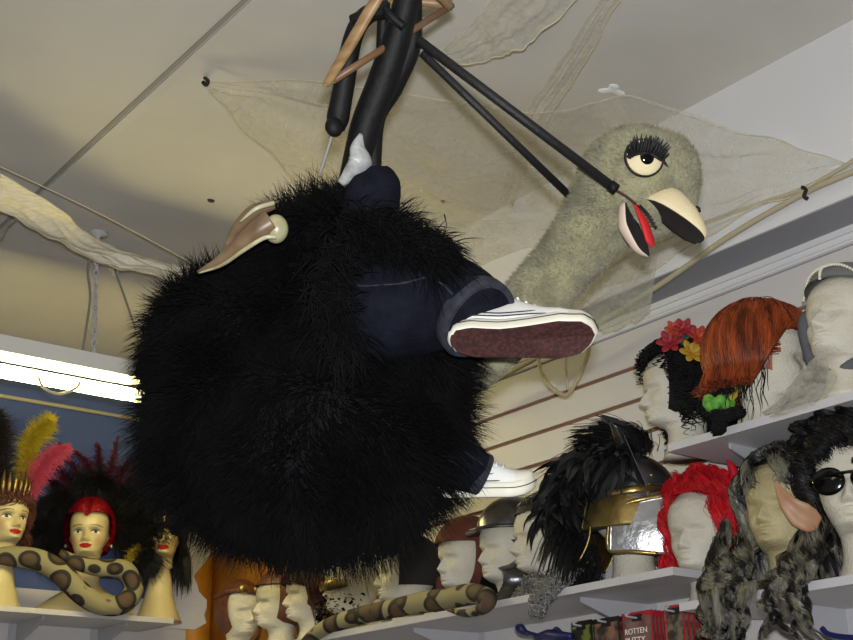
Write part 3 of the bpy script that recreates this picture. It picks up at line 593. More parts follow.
        br = .188-.30*np.maximum(ay-.038, 0)+.12*np.minimum(ay-.03, 0); put(((np.abs(zc-br) < .0017) & (ay > .014) & (ay < .055)).astype(float), (64, 44, 34))
        g.col = np.hstack([c, np.ones((len(V), 1))])
    return g
ME_foam = mesh('styrofoam_head', headgeo(), M_foam)
ME_long = mesh('mannequin_head', headgeo('long', True), M_skin)
ME_bust = mesh('mannequin_bust', headgeo('bust', True), M_skin)
IRh = nz((IR[0], IR[1], 0))
def yaw_for(p, a):
    """a: 0 looks towards the doorway, +90 looks to the picture's right"""
    t = nz((-p[0], -p[1], 0)); a = math.radians(a); d = t*math.cos(a)+IRh*math.sin(a); return math.atan2(d[1], d[0])
def place_x(px, X, z):
    lo, hi = .5, 4.8
    for _ in range(40):
        y = (lo+hi)/2; q = R.T@(np.array([X, y, z])-CAM); u = 426.5+FPX*q[0]/-q[2]
        if u > px: lo = y
        else: hi = y
    return np.array([X, y, z])
def place_y(px, Y, z):
    lo, hi = -1., 2.6
    for _ in range(40):
        x = (lo+hi)/2; q = R.T@(np.array([x, Y, z])-CAM); u = 426.5+FPX*q[0]/-q[2]
        if u < px: lo = x
        else: hi = x
    return np.array([x, Y, z])
class Head:
    def __init__(s, me, p, a, label, k=1., name='styrofoam_head', cat='display head', group=None, tilt=0, roll=0):
        s.p = np.array(p, float); s.k = k; s.yaw = yaw_for(p, a); s.M = Rz(s.yaw)@Ry(tilt)@Rx(roll)
        o = bpy.data.objects.new(name, me); COL.objects.link(o); o.location = tuple(p); o.scale = (k, k, k)
        o.rotation_euler = Matrix(s.M.tolist()).to_euler(); tag(o, label, cat, group); s.o = o
    def w(s, g):     # head-local geometry -> world
        g.V = (g.V*s.k)@s.M.T+s.p; return g
    def pt(s, q): return s.M@(np.array(q)*s.k)+s.p
SC = np.array([-.006, 0, .19])      # skull centre and radii
SR = np.array([.104, .080, .104])
def scalp(n, seed, face=.45, zmin=-.45):
    rs = np.random.RandomState(seed); out = []
    while len(out) < n:
        d = nz(rs.normal(size=3))
        if d[2] < zmin: continue
        if d[0] > face-.35*max(d[2], 0)+.0 and d[2] < .62: continue
        out.append(d)
    return np.array(out)
def grow(d, L, seed, K=16, grav=.16, init=.3, curl=0, cf=40, noise=.1, part=None, rs_=None, rad=1.06, sweep=(0, 0, 0), body=None, jit=.25, front=None, thick=.14, xl=(.055, .02), zf=.205, clump=0, wave=.012, wf=30, tight=.75):
    rs = np.random.RandomState(seed); N = len(d); p = SC+d*SR*rad; v = d*init+np.array([0, 0, .0])+rs.normal(size=(N, 3))*noise+np.array(sweep)
    L = L*(1-jit+jit*2*rs.rand(N)); st = (L/K)[:, None]; P = [p.copy()]; lay = rs.rand(N, 1); vv = v/np.linalg.norm(v, axis=1, keepdims=True)
    for k in range(K-1):
        # slide along the skull
        q = (p-SC)/SR; l = np.linalg.norm(q, axis=1, keepdims=True); nrm = q/SR; nrm /= np.linalg.norm(nrm, axis=1, keepdims=True)
        vv = vv+np.array([0, 0, -grav])+np.array(sweep)*.15+rs.normal(size=(N, 3))*noise*.35
        ins = (l < rad+.06)[:, 0]; dn = (vv*nrm).sum(1, keepdims=True); vv = np.where(ins[:, None] & (dn < 0), vv-nrm*dn*1.0, vv)
        vv /= np.linalg.norm(vv, axis=1, keepdims=True)+1e-9; p = p+vv*st
        q = (p-SC)/SR; l = np.linalg.norm(q, axis=1, keepdims=True); p = np.where(l < rad, SC+q/l*rad*SR, p)
        hi = rad+thick*lay; p = np.where((l > hi) & (p[:, 2:3] > .13), SC+q/l*hi*SR, p)
        lim = xl[1]+(xl[0]-xl[1])*np.clip((p[:, 2]-.09)/(zf-.09), 0, 1); m_ = (p[:, 2] < zf) & (p[:, 2] > .05) & (p[:, 0] > lim); p[m_, 0] = lim[m_]
        # keep the face clear
        fc = (p[:, 0] > .03) & (np.abs(p[:, 1]) < .062) & (p[:, 2] < (.20 if front is None else front)) & (p[:, 2] > .07)
        p[fc, 1] = np.where(p[fc, 1] >= 0, .064, -.064)
        nk = (np.hypot(p[:, 0], p[:, 1]) < .056) & (p[:, 2] < .1); s_ = np.maximum(np.hypot(p[:, 0], p[:, 1]), 1e-4)
        p[nk, 0] *= .058/s_[nk]; p[nk, 1] *= .058/s_[nk]
        P.append(p.copy())
    P = np.stack(P, 1)
    if clump:
        ci = rs.choice(N, clump, replace=False); lab_ = ((d[:, None]-d[ci][None])**2).sum(2).argmin(1); s = np.linspace(0, 1, K)
        ctr = P[ci][lab_]; w_ = (tight*np.minimum(1, s*2.2)*(1-.35*s))[None, :, None]; P = P*(1-w_)+ctr*w_
        ph = (rs.rand(clump)*6.28)[lab_][:, None]; f = (wf*(.8+.5*rs.rand(clump)))[lab_][:, None]*L[:, None]; A_m = (wave*(.6+.8*rs.rand(clump)))[lab_][:, None, None]
        ta = f*s[None]+ph+.35*rs.normal(size=(N, 1)); P = P+A_m*np.stack([np.cos(ta), np.sin(ta), .35*np.cos(ta+1)], -1)*np.minimum(1, s*2.5)[None, :, None]
    if curl:
        s = np.linspace(0, 1, K)[None, :]; ph = (rs.rand(N)*6)[:, None]+3*np.sin(d[:, :1]*5+d[:, 1:2]*7); f = cf*(.8+.4*rs.rand(N))[:, None]*L[:, None]
        off = np.stack([np.cos(ph+f*s), np.sin(ph+f*s), .4*np.sin(ph*2+f*s)], -1)*curl*np.minimum(1, s*3)[..., None]; P = P+off
    return P
def capg(rr=1.07, fx_=.5, zl=-.7, brow=.45, nu=110, nv=70, inner=True):
    """skull shell with a cleanly cut face opening and an inner wall"""
    def one(r_):
        c = ell(SC, SR*r_, nu, nv); q = (c.V-SC)/SR/r_; o = (q[:, 0] > fx_) & (q[:, 2] < brow); lo_ = q[:, 2] < zl
        up = o & ((brow-q[:, 2]) < (q[:, 0]-fx_)*1.2); sd = o & ~up; n = q.copy()
        n[up, 2] = brow; n[up, 0] = np.sqrt(np.clip(1-brow**2-q[up, 1]**2, .0, 1)); sg = np.where(q[:, 1] >= 0, 1, -1)
        n[sd, 0] = fx_; n[sd, 1] = sg[sd]*np.sqrt(np.clip(1-fx_**2-q[sd, 2]**2, 0, 1))
        n[lo_ & ~o, 2] = zl; rad = np.hypot(q[:, 0], q[:, 1])+1e-9; R0 = math.sqrt(1-zl**2); k = lo_ & ~o; n[k, 0] = q[k, 0]/rad[k]*R0; n[k, 1] = q[k, 1]/rad[k]*R0
        bad = o | lo_; c.V = SC+n*SR*r_
        k = ~bad[c.Q].all(1); c.Q = c.Q[k]; c.mq = c.mq[k]; k = ~bad[c.T].all(1); c.T = c.T[k]; c.mt = c.mt[k]; return c
    g = one(rr)
    if inner: g2 = one(rr-.04); g2.Q = g2.Q[:, ::-1]; g = g+g2
    return g
def wig(h, name, P, r, m, lab, cat='wig', cap=1.04, capz=0, face=.5, extra=None, group=None, drape=None):
    K = P.shape[1]; g = strands(P, r*np.interp(np.linspace(0, 1, K), [0, .7, 1], [1, .9, .3])[None, :]*(.7+.6*rng.rand(len(P), 1)), 3)
    if cap:
        g = g+capg(cap, face-.05, -.75+capz, .55, 80, 50, False)
    if extra is not None: g = g+extra
    g = h.w(g)
    if drape is not None:
        V = g.V
        if drape[0] == 'over': k = (V[:, 2] < drape[1]+.006) & (V[:, 0] > 2.190); V[k, 0] = 2.188-.28*(V[k, 0]-2.19)
        else:
            k = (V[:, 2] < 2.045) & (V[:, 1] > 1.935) & (V[:, 1] < 2.2) & (V[:, 0] > 1.9); V[k, 2] = 2.045
            k = V[:, 2] < drape[1]+.004; V[k, 2] = drape[1]+.004+.01*rng.rand(k.sum())
        V[:, 0] = np.minimum(V[:, 0], 2.493)
    return obj(name, g, m, origin=h.pt((0, 0, .19)), label=lab, cat=cat, group=group)
# --- upper shelf
ZU = 2.312
hA = Head(ME_foam, place_x(688, 2.34, ZU), -86, 'white foam head under the flowered black wig, facing left', .98)
hB = Head(ME_foam, place_x(763, 2.31, ZU), 76, 'white foam head under the orange bob, facing right', 1.0, tilt=.10)
hC = Head(ME_foam, place_x(850, 2.29, ZU), -48, 'white foam head wrapped in the grey hood and pearls at the right edge', 1.10, tilt=-.22)
M_yarn = mat('black_yarn', (12, 12, 14), .85, spec=.3)
d = scalp(1500, 11, .55, -.6); rs = np.random.RandomState(4)
P = grow(d, .085, 12, 22, grav=.05, init=1, curl=.010, cf=420, noise=.35, rad=1.1)
g = G()
lockd = [(-.11, .0, .24, -.14, 0, .02), (-.115, .03, .2, -.15, .03, -.01), (-.11, -.03, .2, -.14, -.035, .0), (-.12, 0, .16, -.17, -.02, -.03), (-.10, -.05, .18, -.12, -.06, .02)]
for l in lockd:
    q = smoothpath([l[:3], ((l[0]+l[3])/2-.015, (l[1]+l[4])/2, (l[2]+l[5])/2), l[3:]], 30); n = 700; i = rs.randint(0, 30, n); a = rs.normal(size=(n, 3)); a /= np.linalg.norm(a, axis=1, keepdims=True)
    s = np.linspace(0, 1, 10); off = np.stack([np.cos(s*9), np.sin(s*9), s*0], -1)*.007
    PP = q[i][:, None]+a[:, None]*.020*(.6+.4*s)[None, :, None]+off[None]; g = g+strands(PP, np.full(10, .0016), 3)+tube(q, .018, 24, 12)
wig(hA, 'flower_wig', P, .0019, M_yarn, 'black yarn wig with red and yellow flowers on the upper shelf', extra=g, cap=1.12, face=.55)
def flower(c, nrm, r, col, n=6, layers=2, name='petals'):
    Mb = basis(nrm); g = G()
    for L_ in range(layers):
        for k in range(n):
            a = 2*math.pi*k/n+L_*.5; rr = r*(1-.3*L_); d_ = np.array([.35+.35*L_, math.cos(a), math.sin(a)]); d_ = nz(d_)
            g = g+ell(d_*rr*.55, (rr*.5, rr*.26, rr*.10), 14, 8, None).rot(np.eye(3)) if False else g+ell((0, 0, 0), (rr*.5, rr*.27, rr*.07), 14, 8).rot(basis(d_, (1, 0, .01))).move(d_*rr*.5)
    return g.rot(Mb).move(c)
hat = empty('flower_decoration', hA.pt((-.03, 0, .30)), 0, 'bunch of red, orange and yellow cloth flowers on the black wig', 'flowers')
M_fr = mat('flower_red', (140, 24, 34), .6); M_fo = mat('flower_orange', (168, 56, 34), .6); M_fy = mat('flower_yellow', (168, 130, 30), .6); M_fg = mat('leaf_green', (44, 74, 44), .6)
cen = onx(686, 341, 2.235); 
for dx, dz, df, r, m in ((-16, -2, 0, 26, M_fr), (-2, 12, 0, 22, M_fr), (12, 4, 0, 24, M_fo), (4, -12, -20, 26, M_fy), (-6, 2, 14, 20, M_fg), (16, -10, 0, 18, M_fg), (-12, 12, 5, 18, M_fo)):
    obj('flower', flower(cen+IR*dx*.0023+IU*dz*.0023+IF*df*.001, -IF*.8+IU*.5+IR*dx*.02, r*.00135, m, 6), m, hat)
# orange bob
M_or = mat('orange_hair', (172, 78, 30), .42, c2=(92, 36, 14), scale=46, spec=.5, stretch=(1, 1, .12))
d = scalp(7000, 21, .42, -.25); P = grow(d, .235, 22, 20, grav=.24, init=.5, noise=.05, rad=1.08, curl=.002, cf=20, xl=(.055, -.025), zf=.235, thick=.2)
P[..., 2] = np.maximum(P[..., 2], .085+rng.rand(len(P))[:, None]*.015)
wig(hB, 'bob_wig', P, .0011, M_or, 'glossy orange bob wig on the upper shelf', cap=1.06, face=.3, capz=.2)
d = scalp(900, 25, .1, -.7); d = d[(d[:, 2] < .1)]; P = grow(d, .13, 26, 16, grav=.2, init=.4, noise=.15, rad=1.02, curl=.004, cf=60)
wig(hB, 'under_wig', P, .0013, M_yarn, 'short black hair showing under the orange bob', cap=0)
# grey veil: open hood + draped veil + pearls
M_veil2 = mat('grey_hood_cloth', (118, 118, 116), .9, bump=.3)
M_grey = mat('grey_knit', (92, 94, 98), .9, bump=.4, bscale=160)
obj('grey_hood', hC.w(capg(1.13, .42, -.9, .38)), M_veil2, origin=hC.pt(SC), label='grey cloth hood on the head at the right end of the upper shelf', cat='hood')
q = [(-.02, .088, .25), (.035, .084, .2), (.03, .080, .14), (.02, .066, .09), (.03, .03, .068), (.03, -.03, .068), (.02, -.066, .09), (.03, -.08, .14), (.035, -.084, .2), (-.02, -.088, .25)]
obj('headscarf', hC.w(tube(q, np.array([.016, .016, .014, .014, .012, .012, .014, .014, .016, .016]), 70, 14)), M_grey, label='dark grey knitted scarf band around the face under the pearls', cat='scarf')
g = G(); q = smoothpath([(.055, -.075, .235), (.08, -.04, .262), (.088, 0, .268), (.08, .04, .262), (.055, .075, .235)], 34)
for p_ in q: g = g+ell(p_, (.0032,)*3, 8, 6)
for p_ in smoothpath([(.088, .0, .268), (.098, .004, .25), (.1, .006, .235)], 7): g = g+ell(p_, (.0035,)*3, 8, 6)
obj('pearl_band', hC.w(g), mat('pearl', (226, 220, 200), .2), label='string of small pearls across the forehead of the hooded head', cat='beads')
# sheer scarf trailing on the shelf
a0 = hC.pt((.05, -.07, .06)); 
sheet('sheer_scarf', [onx(822, 352, 2.25), onx(800, 372, 2.23), onx(778, 400, 2.2), onx(762, 412, 2.21)], [onx(838, 378, 2.24), onx(824, 398, 2.2), onx(800, 410, 2.195), onx(772, 418, 2.195)], gauze('sheer_scarf', (210, 206, 192), .5, (4, 4, 4), 10), 'sheer pale scarf trailing from the grey hood onto the upper shelf', amp=.012, rag=.002, hem=.0012, seed=8, cat='scarf')
# green scrunchie and black ribbon by the shelf edge
g = G()
for k in range(12):
    a = k/12*2*math.pi; g = g+ell((.024*math.cos(a), .016*math.sin(a), .006*math.sin(a*3)), (.013, .010, .014), 14, 10)
obj('scrunchie', g.rot(FR).move(onx(719, 403, 2.2)), mat('lime_green_cloth', (110, 176, 62), .7, c2=(70, 130, 44), scale=60), label='lime green scrunchie below the flowered black wig', cat='scrunchie')
obj('yellow_stick', tube([onx(742, 388, 2.25), onx(728, 402, 2.21)], .007, 3, 10), mat('mustard_stick', (176, 156, 50), .6), label='short mustard yellow stem behind the green scrunchie', cat='stem')
g = G(); rs = np.random.RandomState(3)
q = smoothpath([onx(706, 412, 2.2), onx(722, 416, 2.185), onx(738, 412, 2.2), onx(722, 418, 2.18), onx(718, 430, 2.18)], 60)
n = 900; i = rs.randint(0, 60, n); a = rs.normal(size=(n, 3)); a /= np.linalg.norm(a, axis=1, keepdims=True); s = np.linspace(0, 1, 8); off = np.stack([np.cos(s*8), np.sin(s*8), s*0], -1)*.006
g = strands(q[i][:, None]+a[:, None]*.014*(.6+.4*s)[None, :, None]+off[None], np.full(8, .0016), 3)+tube(q[::3], .012, 40, 10)
obj('hair_braid', g, M_yarn, label='black yarn braid hanging over the upper shelf edge below the green scrunchie', cat='hair braid')
# --- lowest shelf
ZL = 1.953
hD = Head(ME_foam, place_x(713, 2.36, ZL), -38, 'white foam head under the red wig', 1.02, roll=.0)
hE = Head(ME_foam, place_x(794, 2.31, ZL), -36, 'tan foam head framed by the long grey wavy wig', 1.05, tilt=-.06)
hE.o.data = hE.o.data.copy(); hE.o.data.materials.clear(); hE.o.data.materials.append(mat('tan_foam', (184, 172, 132), .7, c2=(160, 146, 106), scale=12, bump=.35, bscale=150))
hF = Head(ME_foam, place_x(874, 2.33, ZL), -14, 'white foam head with elf ears and sunglasses at the right edge', 1.16)
M_rh = mat('red_hair', (214, 24, 36), .5, c2=(176, 14, 26), scale=50, spec=.4)
d = scalp(7500, 31, .45, -.6); P = grow(d, .12, 32, 16, grav=.07, init=.8, noise=.08, rad=1.12, sweep=(0, .12, 0), thick=.38, clump=120, wave=.004, wf=50, front=.245, zf=.25)
d2 = scalp(4000, 33, .5, -.3); d2 = d2[np.abs(d2[:, 1]) > .35]; P2 = grow(d2, .20, 34, 16, grav=.25, init=.5, noise=.06, rad=1.10, clump=30, wave=.010, wf=70, jit=.15, xl=(.07, .05)); P2[..., 2] = np.maximum(P2[..., 2], .075+.02*rng.rand(len(P2), 1))
wig(hD, 'red_wig', np.concatenate([P, P2]), .0010, M_rh, 'bright red wig with small pointed horn between the helmet and the grey wig', cap=1.12, face=.55, drape=('on', ZL))
obj('devil_horn', hD.w(tube([(-.0, .075, .255), (-.0, .09, .285), (.005, .088, .315), (.01, .08, .33)], [.016, .014, .009, .002], 20, 12)), mat('red_horn', (190, 20, 40), .35), label='small shiny red horn on the right side of the red wig', cat='horn')
M_gh = mat('grey_wavy_hair', (126, 122, 106), .28, c2=(18, 16, 15), scale=30, spec=.8, lo=.40, hi=.54, stretch=(1, 1, .4))
d = scalp(7000, 41, .38, -.3); P = grow(d, .24, 42, 30, grav=.20, init=.6, noise=.05, rad=1.08, clump=46, tight=.9, wave=.010, wf=40, jit=.2, thick=.2)
def ringlets(paths, n, rr, amp, pitch, rad, seed, K=70):
    rs = np.random.RandomState(seed); g = G(); s_ = np.linspace(0, 1, K)
    for p in paths:
        c = smoothpath(p, K); ln = np.linalg.norm(np.diff(c, axis=0), axis=1).sum(); ph = rs.rand()*6.28; am = amp*(.6+.8*rs.rand())*np.minimum(1, s_*3)
        w_ = 2*np.pi*ln/pitch*(.8+.5*rs.rand())*s_; hx = np.stack([np.cos(ph+w_), np.sin(ph+w_), 0*w_], 1)*am[:, None]
        k = n; o = rs.normal(size=(k, 1, 3))*rr*np.interp(s_, [0, .5, 1], [1.5, 1, .5])[None, :, None]; dp = rs.normal(size=(k, 1))*.25
        hz = np.stack([np.cos(ph+w_[None]+dp), np.sin(ph+w_[None]+dp), 0*w_[None]+0*dp], -1)*am[None, :, None]
        g = g+strands(c[None]+hz+o, np.interp(s_, [0, .85, 1], [rad, rad, rad*.3])[None].repeat(k, 0), 3)
    return g
rs = np.random.RandomState(77); paths = []
for k in range(22):
    t = k/21; px = 724+30*t if k < 11 else 774+36*(t-.5)*2; t = .2 if k < 11 else .8; ye = place_x(px, 2.17, ZL)[1]; sd = -1 if t < .5 else 1
    a0 = math.radians(62+70*rs.rand()); dsc = np.array([math.cos(a0), sd*(1 if True else 0)*math.sin(a0), rs.uniform(-.2, .4)])
    top = hE.pt(SC+nz(dsc)*SR*1.1); 
    
    low = ZL-rs.uniform(.02, .15); x0 = 2.16-.03*rs.rand()
    paths.append([top, (top*.55+np.array([2.24, ye, ZL+.03])*.45), (2.19-.01*rs.rand(), ye, ZL+.035), (x0, ye+rs.normal()*.012, ZL-.03), (x0, ye+rs.normal()*.02, low)])
ex = ringlets(paths, 70, .0034, .013, .085, .0009, 78); ex.V = (ex.V-hE.p)@hE.M/hE.k
wig(hE, 'long_grey_wig', P, .0009, M_gh, 'long wavy grey and black wig hanging over the lowest right shelf', cap=1.06, face=.45, drape=('over', ZL), extra=ex)
# a second dark grey fall left of it
paths = []; rs = np.random.RandomState(9)
for k in range(11):
    px = 704+3.2*k; q0 = onx(728+rs.normal()*5, 535+rs.normal()*6, 2.25); q1 = onx(716+rs.normal()*6, 566, 2.20-.01*rs.rand())
    paths.append([q0, q1, onx(px, 592, 2.165), onx(px+rs.normal()*4, 618+rs.normal()*6, 2.16), onx(px+8+rs.normal()*8, 640+rs.normal()*10, 2.16)])
obj('hair_fall', ringlets(paths, 80, .0036, .014, .08, .0009, 10), M_gh, label='loose curled grey and black hairpiece hanging off the shelf end under the red wig', cat='hairpiece')
M_bh = mat('black_curly_hair', (10, 9, 10), .45, c2=(22, 20, 22), scale=30, spec=.4)
d = scalp(6500, 51, .75, -.1); P = grow(d, .13, 52, 34, grav=.04, init=1, noise=.2, rad=1.06, sweep=(.12, -.1, .05), thick=.22, clump=60, wave=.020, wf=120, tight=.93, xl=(.03, -.01))
d2 = scalp(2600, 53, -.1, -.6); P2 = grow(d2, .26, 54, 34, grav=.22, init=.4, noise=.1, rad=1.05, clump=30, tight=.92, wave=.018, wf=60, xl=(.0, -.03))
rs = np.random.RandomState(55); paths = []
for k in range(60):
    dk = nz([rs.uniform(-.4, .95), rs.uniform(-1, 1), rs.uniform(.45, 1)]); p_ = SC+dk*SR*1.06; tn = nz(np.cross(dk, rs.normal(size=3)))
    paths.append([p_, p_+dk*.018+tn*.02, p_+dk*.028+tn*.045+np.array([.01, 0, 0]), p_+dk*.012+tn*.062+np.array([.014, 0, -.008])])
ex = ringlets(paths, 40, .0026, .010, .05, .0009, 56, 44); kf = (ex.V[:, 2] > .0)
wig(hF, 'curly_wig', np.concatenate([P, P2]), .0009, M_bh, 'black curly wig at the right edge above the sunglasses', cap=1.06, face=.5, drape=('on', ZL), extra=ex)
# elf ear
M_ear = mat('latex_skin', (176, 138, 106), .5, c2=(156, 112, 84), scale=12)
for sg in (-1, 1):
    k = 26; t = np.linspace(0, 1, k); cx = np.array([(.045, .070*sg, .105), (.062, .092*sg, .118), (.075, .114*sg, .144), (.070, .134*sg, .186)])
    q = smoothpath(cx, k); ww = np.interp(t, [0, .15, .4, .75, 1], [.012, .022, .024, .012, .002]); T, N_, B_n = frames(q); rings = []
    for q_, w_, tt in zip(q, ww, T):
        ax = nz(np.cross(tt, np.array([1, 0, 0.]))); fx_ = nz(np.cross(ax, tt)); an = np.linspace(0, 2*np.pi, 20, endpoint=False)
        rings.append([q_+ax*w_*math.cos(b)+fx_*(w_*.28*math.sin(b)-(w_*.30*math.exp(-(math.cos(b)/.5)**2) if math.sin(b) > 0 else 0)) for b in an])
    obj('elf_ear', hF.w(loft(np.array(rings))), M_ear, label=['pointed latex elf ear on the right side, partly outside the picture', 'pointed latex elf ear sticking out beside the black curly wig'][0 if sg > 0 else 1], cat='fake ear')
sg_ = empty('sunglasses', hF.pt((.09, 0, .165)), 0, 'round black sunglasses on the foam head with elf ears', 'sunglasses')
for s_ in (1, -1): obj('lens', hF.w(ell((.098-.004, .033*s_, .167), (.006, .029, .025), 24, 14)), M_gloss, sg_)
obj('frame', hF.w(tube([(.03, -.082, .175), (.085, -.06, .178), (.108, 0, .176), (.085, .06, .178), (.03, .082, .175)], .0028, 30, 8)), M_gloss, sg_)
# --- long lower shelf
ZM = 2.034
M_leath = mat('brown_leather', (112, 66, 44), .5, c2=(84, 46, 32), scale=24, bump=.25, bscale=90)
M_felt3 = mat('russet_felt', (104, 52, 38), .9, c2=(86, 42, 32), scale=20, bump=.2, bscale=120)
M_pew = mat('pewter', (120, 120, 124), .28, .9, c2=(84, 84, 88), scale=14, bump=.1, bscale=60)
M_silver = mat('beaten_silver', (196, 196, 198), .3, .85, c2=(150, 150, 152), scale=12, bump=.2, bscale=45)
M_gold = mat('antique_gold', (176, 154, 96), .32, .9, c2=(120, 100, 54), scale=10, bump=.15, bscale=40)
M_mail = mat('mail_steel', (150, 150, 152), .35, .9)
def cap_obj(h, name, m, lab, cat, rr=1.07, fx_=.5, zl=-.7, brow=.45, extra=None, flare=0, par=None):
    g = capg(rr, fx_, zl, brow)
    if flare: k = np.clip((.16-g.V[:, 2])/.1, 0, 1)[:, None]; g.V[:, :2] *= 1+flare*k
    if extra is not None: g = g+extra
    return obj(name, h.w(g), m, parent=par, origin=None if par is not None else h.pt(SC), label=lab, cat=cat)
h1 = Head(ME_foam, place_x(238, 2.34, ZM), 30, 'pale foam head wearing the aviator cap, farthest head on the right wall shelf', .93)
h2 = Head(ME_foam, place_x(280, 2.34, ZM), -62, 'pale foam head turned left beside the aviator cap', .93)
h3 = Head(ME_foam, place_x(312, 2.34, ZM), -66, 'pale foam head third from the corner, half hidden by black fur', .95)
h4 = Head(ME_foam, place_x(352, 2.34, ZM), -60, 'foam head with the black sequin mask, mostly under the black fur', .93)
h5 = Head(ME_foam, place_x(408, 2.34, ZM), -80, 'white foam head whose neck shows right of the sequin mask', .93)
h6 = Head(ME_foam, place_x(470, 2.36, ZM), -58, 'white foam head wearing the russet cap', .95, tilt=.0)
h7 = Head(ME_foam, place_x(514, 2.38, ZM), -62, 'white foam head inside the pewter helmet', .97)
h8 = Head(ME_foam, place_x(552, 2.37, ZM), -74, 'white foam head in the chain mail hood', 1.0)
hG = Head(ME_foam, place_x(637, 2.33, ZM), 66, 'foam head wearing the black crested helmet', 1.05)
ac = empty('aviator_cap', h1.pt(SC), 0, 'brown leather aviator cap with goggles on the farthest right wall head', 'cap')
obj('cap_shell', h1.w(capg(1.10, .45, -.85, .42)), M_leath, ac)
obj('goggle_band', h1.w(tube([(-.05, -.085, .235), (.04, -.075, .245), (.088, 0, .252), (.04, .075, .245), (-.05, .085, .235)], .010, 40, 10, flat=.5)), M_leath, ac)
for s_ in (1, -1): obj('goggle', h1.w(ell((.086, .03*s_, .252), (.012, .024, .018), 20, 12)), M_gold, ac)
obj('chin_strap', h1.w(tube([(.02, .082, .13), (.02, .075, .09), (.03, .05, .06)], .007, 16, 8)), M_leath, ac)
cap_obj(h2, 'leather_cap', M_leath, 'red-brown leather cap on the head beside the aviator cap', 'cap', 1.09, .40, -.9, .38)
d = scalp(1400, 61, .2, -.4); P = grow(d, .26, 62, 14, grav=.25, init=.4, noise=.06, rad=1.06)
wig(h3, 'brown_wig', P, .0013, mat('brown_hair', (84, 44, 28), .45, c2=(54, 28, 18), scale=40), 'straight brown wig on the third head from the corner')
mk = empty('sequin_mask', h4.pt((.09, 0, .17)), 0, 'gold eye mask with black sequin veil under the black fur', 'mask')
obj('eye_mask', h4.w(tube([(.055, -.07, .172), (.100, -.03, .168), (.112, 0, .165), (.100, .03, .168), (.055, .07, .172)], [.012, .020, .012, .020, .012], 30, 10, flat=.4)), M_gold, mk)
g = G(); rs = np.random.RandomState(2)
for k in range(260):
    a = rs.uniform(-1.5, 1.5); zz = rs.uniform(.02, .135); r = .098+.02*rs.rand(); g = g+ell((0, 0, 0), (.006, .006, .0012), 7, 4).rot(basis(rs.normal(size=3))).move((r*math.cos(a)*1.08, r*math.sin(a)*.9, zz))
obj('sequins', h4.w(g), mat('black_sequin', (18, 18, 20), .08, .6), mk, smooth=False)
c5 = cap_obj(h5, 'hood_cap', mat('dark_knit', (34, 32, 34), .9, bump=.3), 'dark knitted cap on the head right of the sequin mask', 'cap', 1.10, .40, -.55, .30)
cp = cap_obj(h6, 'russet_cap', M_felt3, 'russet felt hood cap left of the pewter helmet', 'cap', 1.14, .30, -.9, .22, flare=.12)
obj('brown_cloth', h5.w(tube([(-.10, .05, .16), (-.12, .04, .10), (-.12, .05, .04), (-.11, .10, .012), (-.07, .15, .016)], [.02, .04, .045, .04, .012], 26, 14, flat=.6)), M_felt3, label='folded russet cloth standing behind the dark knitted cap', cat='cloth')
# pewter helmet
ph_ = empty('pewter_helmet', h7.pt((0, 0, .04)), 0, 'dark pewter helmet with brim and rounded cheek guard on a foam head', 'helmet')
obj('dome', h7.w(ell(SC+np.array([-.005, 0, .02]), SR*np.array([1.14, 1.20, 1.16]), 40, 20, None, 8, 90)), M_pew, ph_)
obj('brim', h7.w(lathe([(.093, 0), (.135, -.010), (.137, -.006), (.095, .010)], 48).scale((1.06, .86, 1)).move(SC+np.array([0, 0, .038]))), M_pew, ph_)
g = ell((-.008, 0, .080), (.104, .104, .062), 120, 64); bd = g.V[:, 0] > .070; g.V[bd, 0] = .070; k = ~bd[g.Q].all(1); g.Q = g.Q[k]; g.mq = g.mq[k]; g.T = g.T[:0]; g.mt = g.mt[:0]
g2 = ell((-.008, 0, .080), (.101, .101, .059), 120, 64); g2.V[:, 0] = np.minimum(g2.V[:, 0], .070); g2.Q = g2.Q[k][:, ::-1]; g2.mq = g2.mq[k]; g2.T = g2.T[:0]; g2.mt = g2.mt[:0]
obj('cheek_guard', h7.w(g+g2), M_pew, ph_)
g = lathe([(.088, .0), (.080, .02), (.082, .05), (.094, .075)], 120).scale((1.05, .95, 1)).move((-.02, 0, .115)); g.T = g.T[:0]; g.mt = g.mt[:0]; bd = g.V[:, 0] > .055; g.V[bd, 0] = .055; k = ~bd[g.Q].all(1); g.Q = g.Q[k]; g.mq = g.mq[k]
obj('temple_plate', h7.w(g), M_pew, ph_)
# chain mail hood: little rings
def rings_on(P, r, seed, m, name, lab, cat, par=None):
    rs = np.random.RandomState(seed); n = len(P); a = np.linspace(0, 2*np.pi, 9); u = rs.normal(size=(n, 3)); u /= np.linalg.norm(u, axis=1, keepdims=True); v = np.cross(u, rs.normal(size=(n, 3))); v /= np.linalg.norm(v, axis=1, keepdims=True)
    C_ = P[:, None]+r*(np.cos(a)[None, :, None]*u[:, None]+np.sin(a)[None, :, None]*v[:, None])
    return strands(C_, np.full(9, .0013), 3)
rs = np.random.RandomState(5); d = scalp(1500, 71, .35, -.5); P = h8.w(G(SC+d*SR*1.07)).V
th = rs.rand(1200)*2*np.pi; zz = rs.uniform(.0, .1, 1200); r = .062+.05*np.clip((.06-zz)/.06, 0, 1)+.012*rs.rand(1200); k = ~((np.cos(th) > .2) & (zz > .075))
P = np.vstack([P, h8.w(G(np.stack([r*np.cos(th), r*np.sin(th), zz], 1)[k])).V])
t1 = rs.rand(1500); t2 = rs.rand(1500)
pA = smoothpath([onx(575, 560, 2.27), onx(560, 578, 2.22), onx(545, 592, 2.19), onx(536, 616, 2.185)], 60); wd = np.interp(t1, [0, .4, .7, 1], [.05, .05, .045, .018])
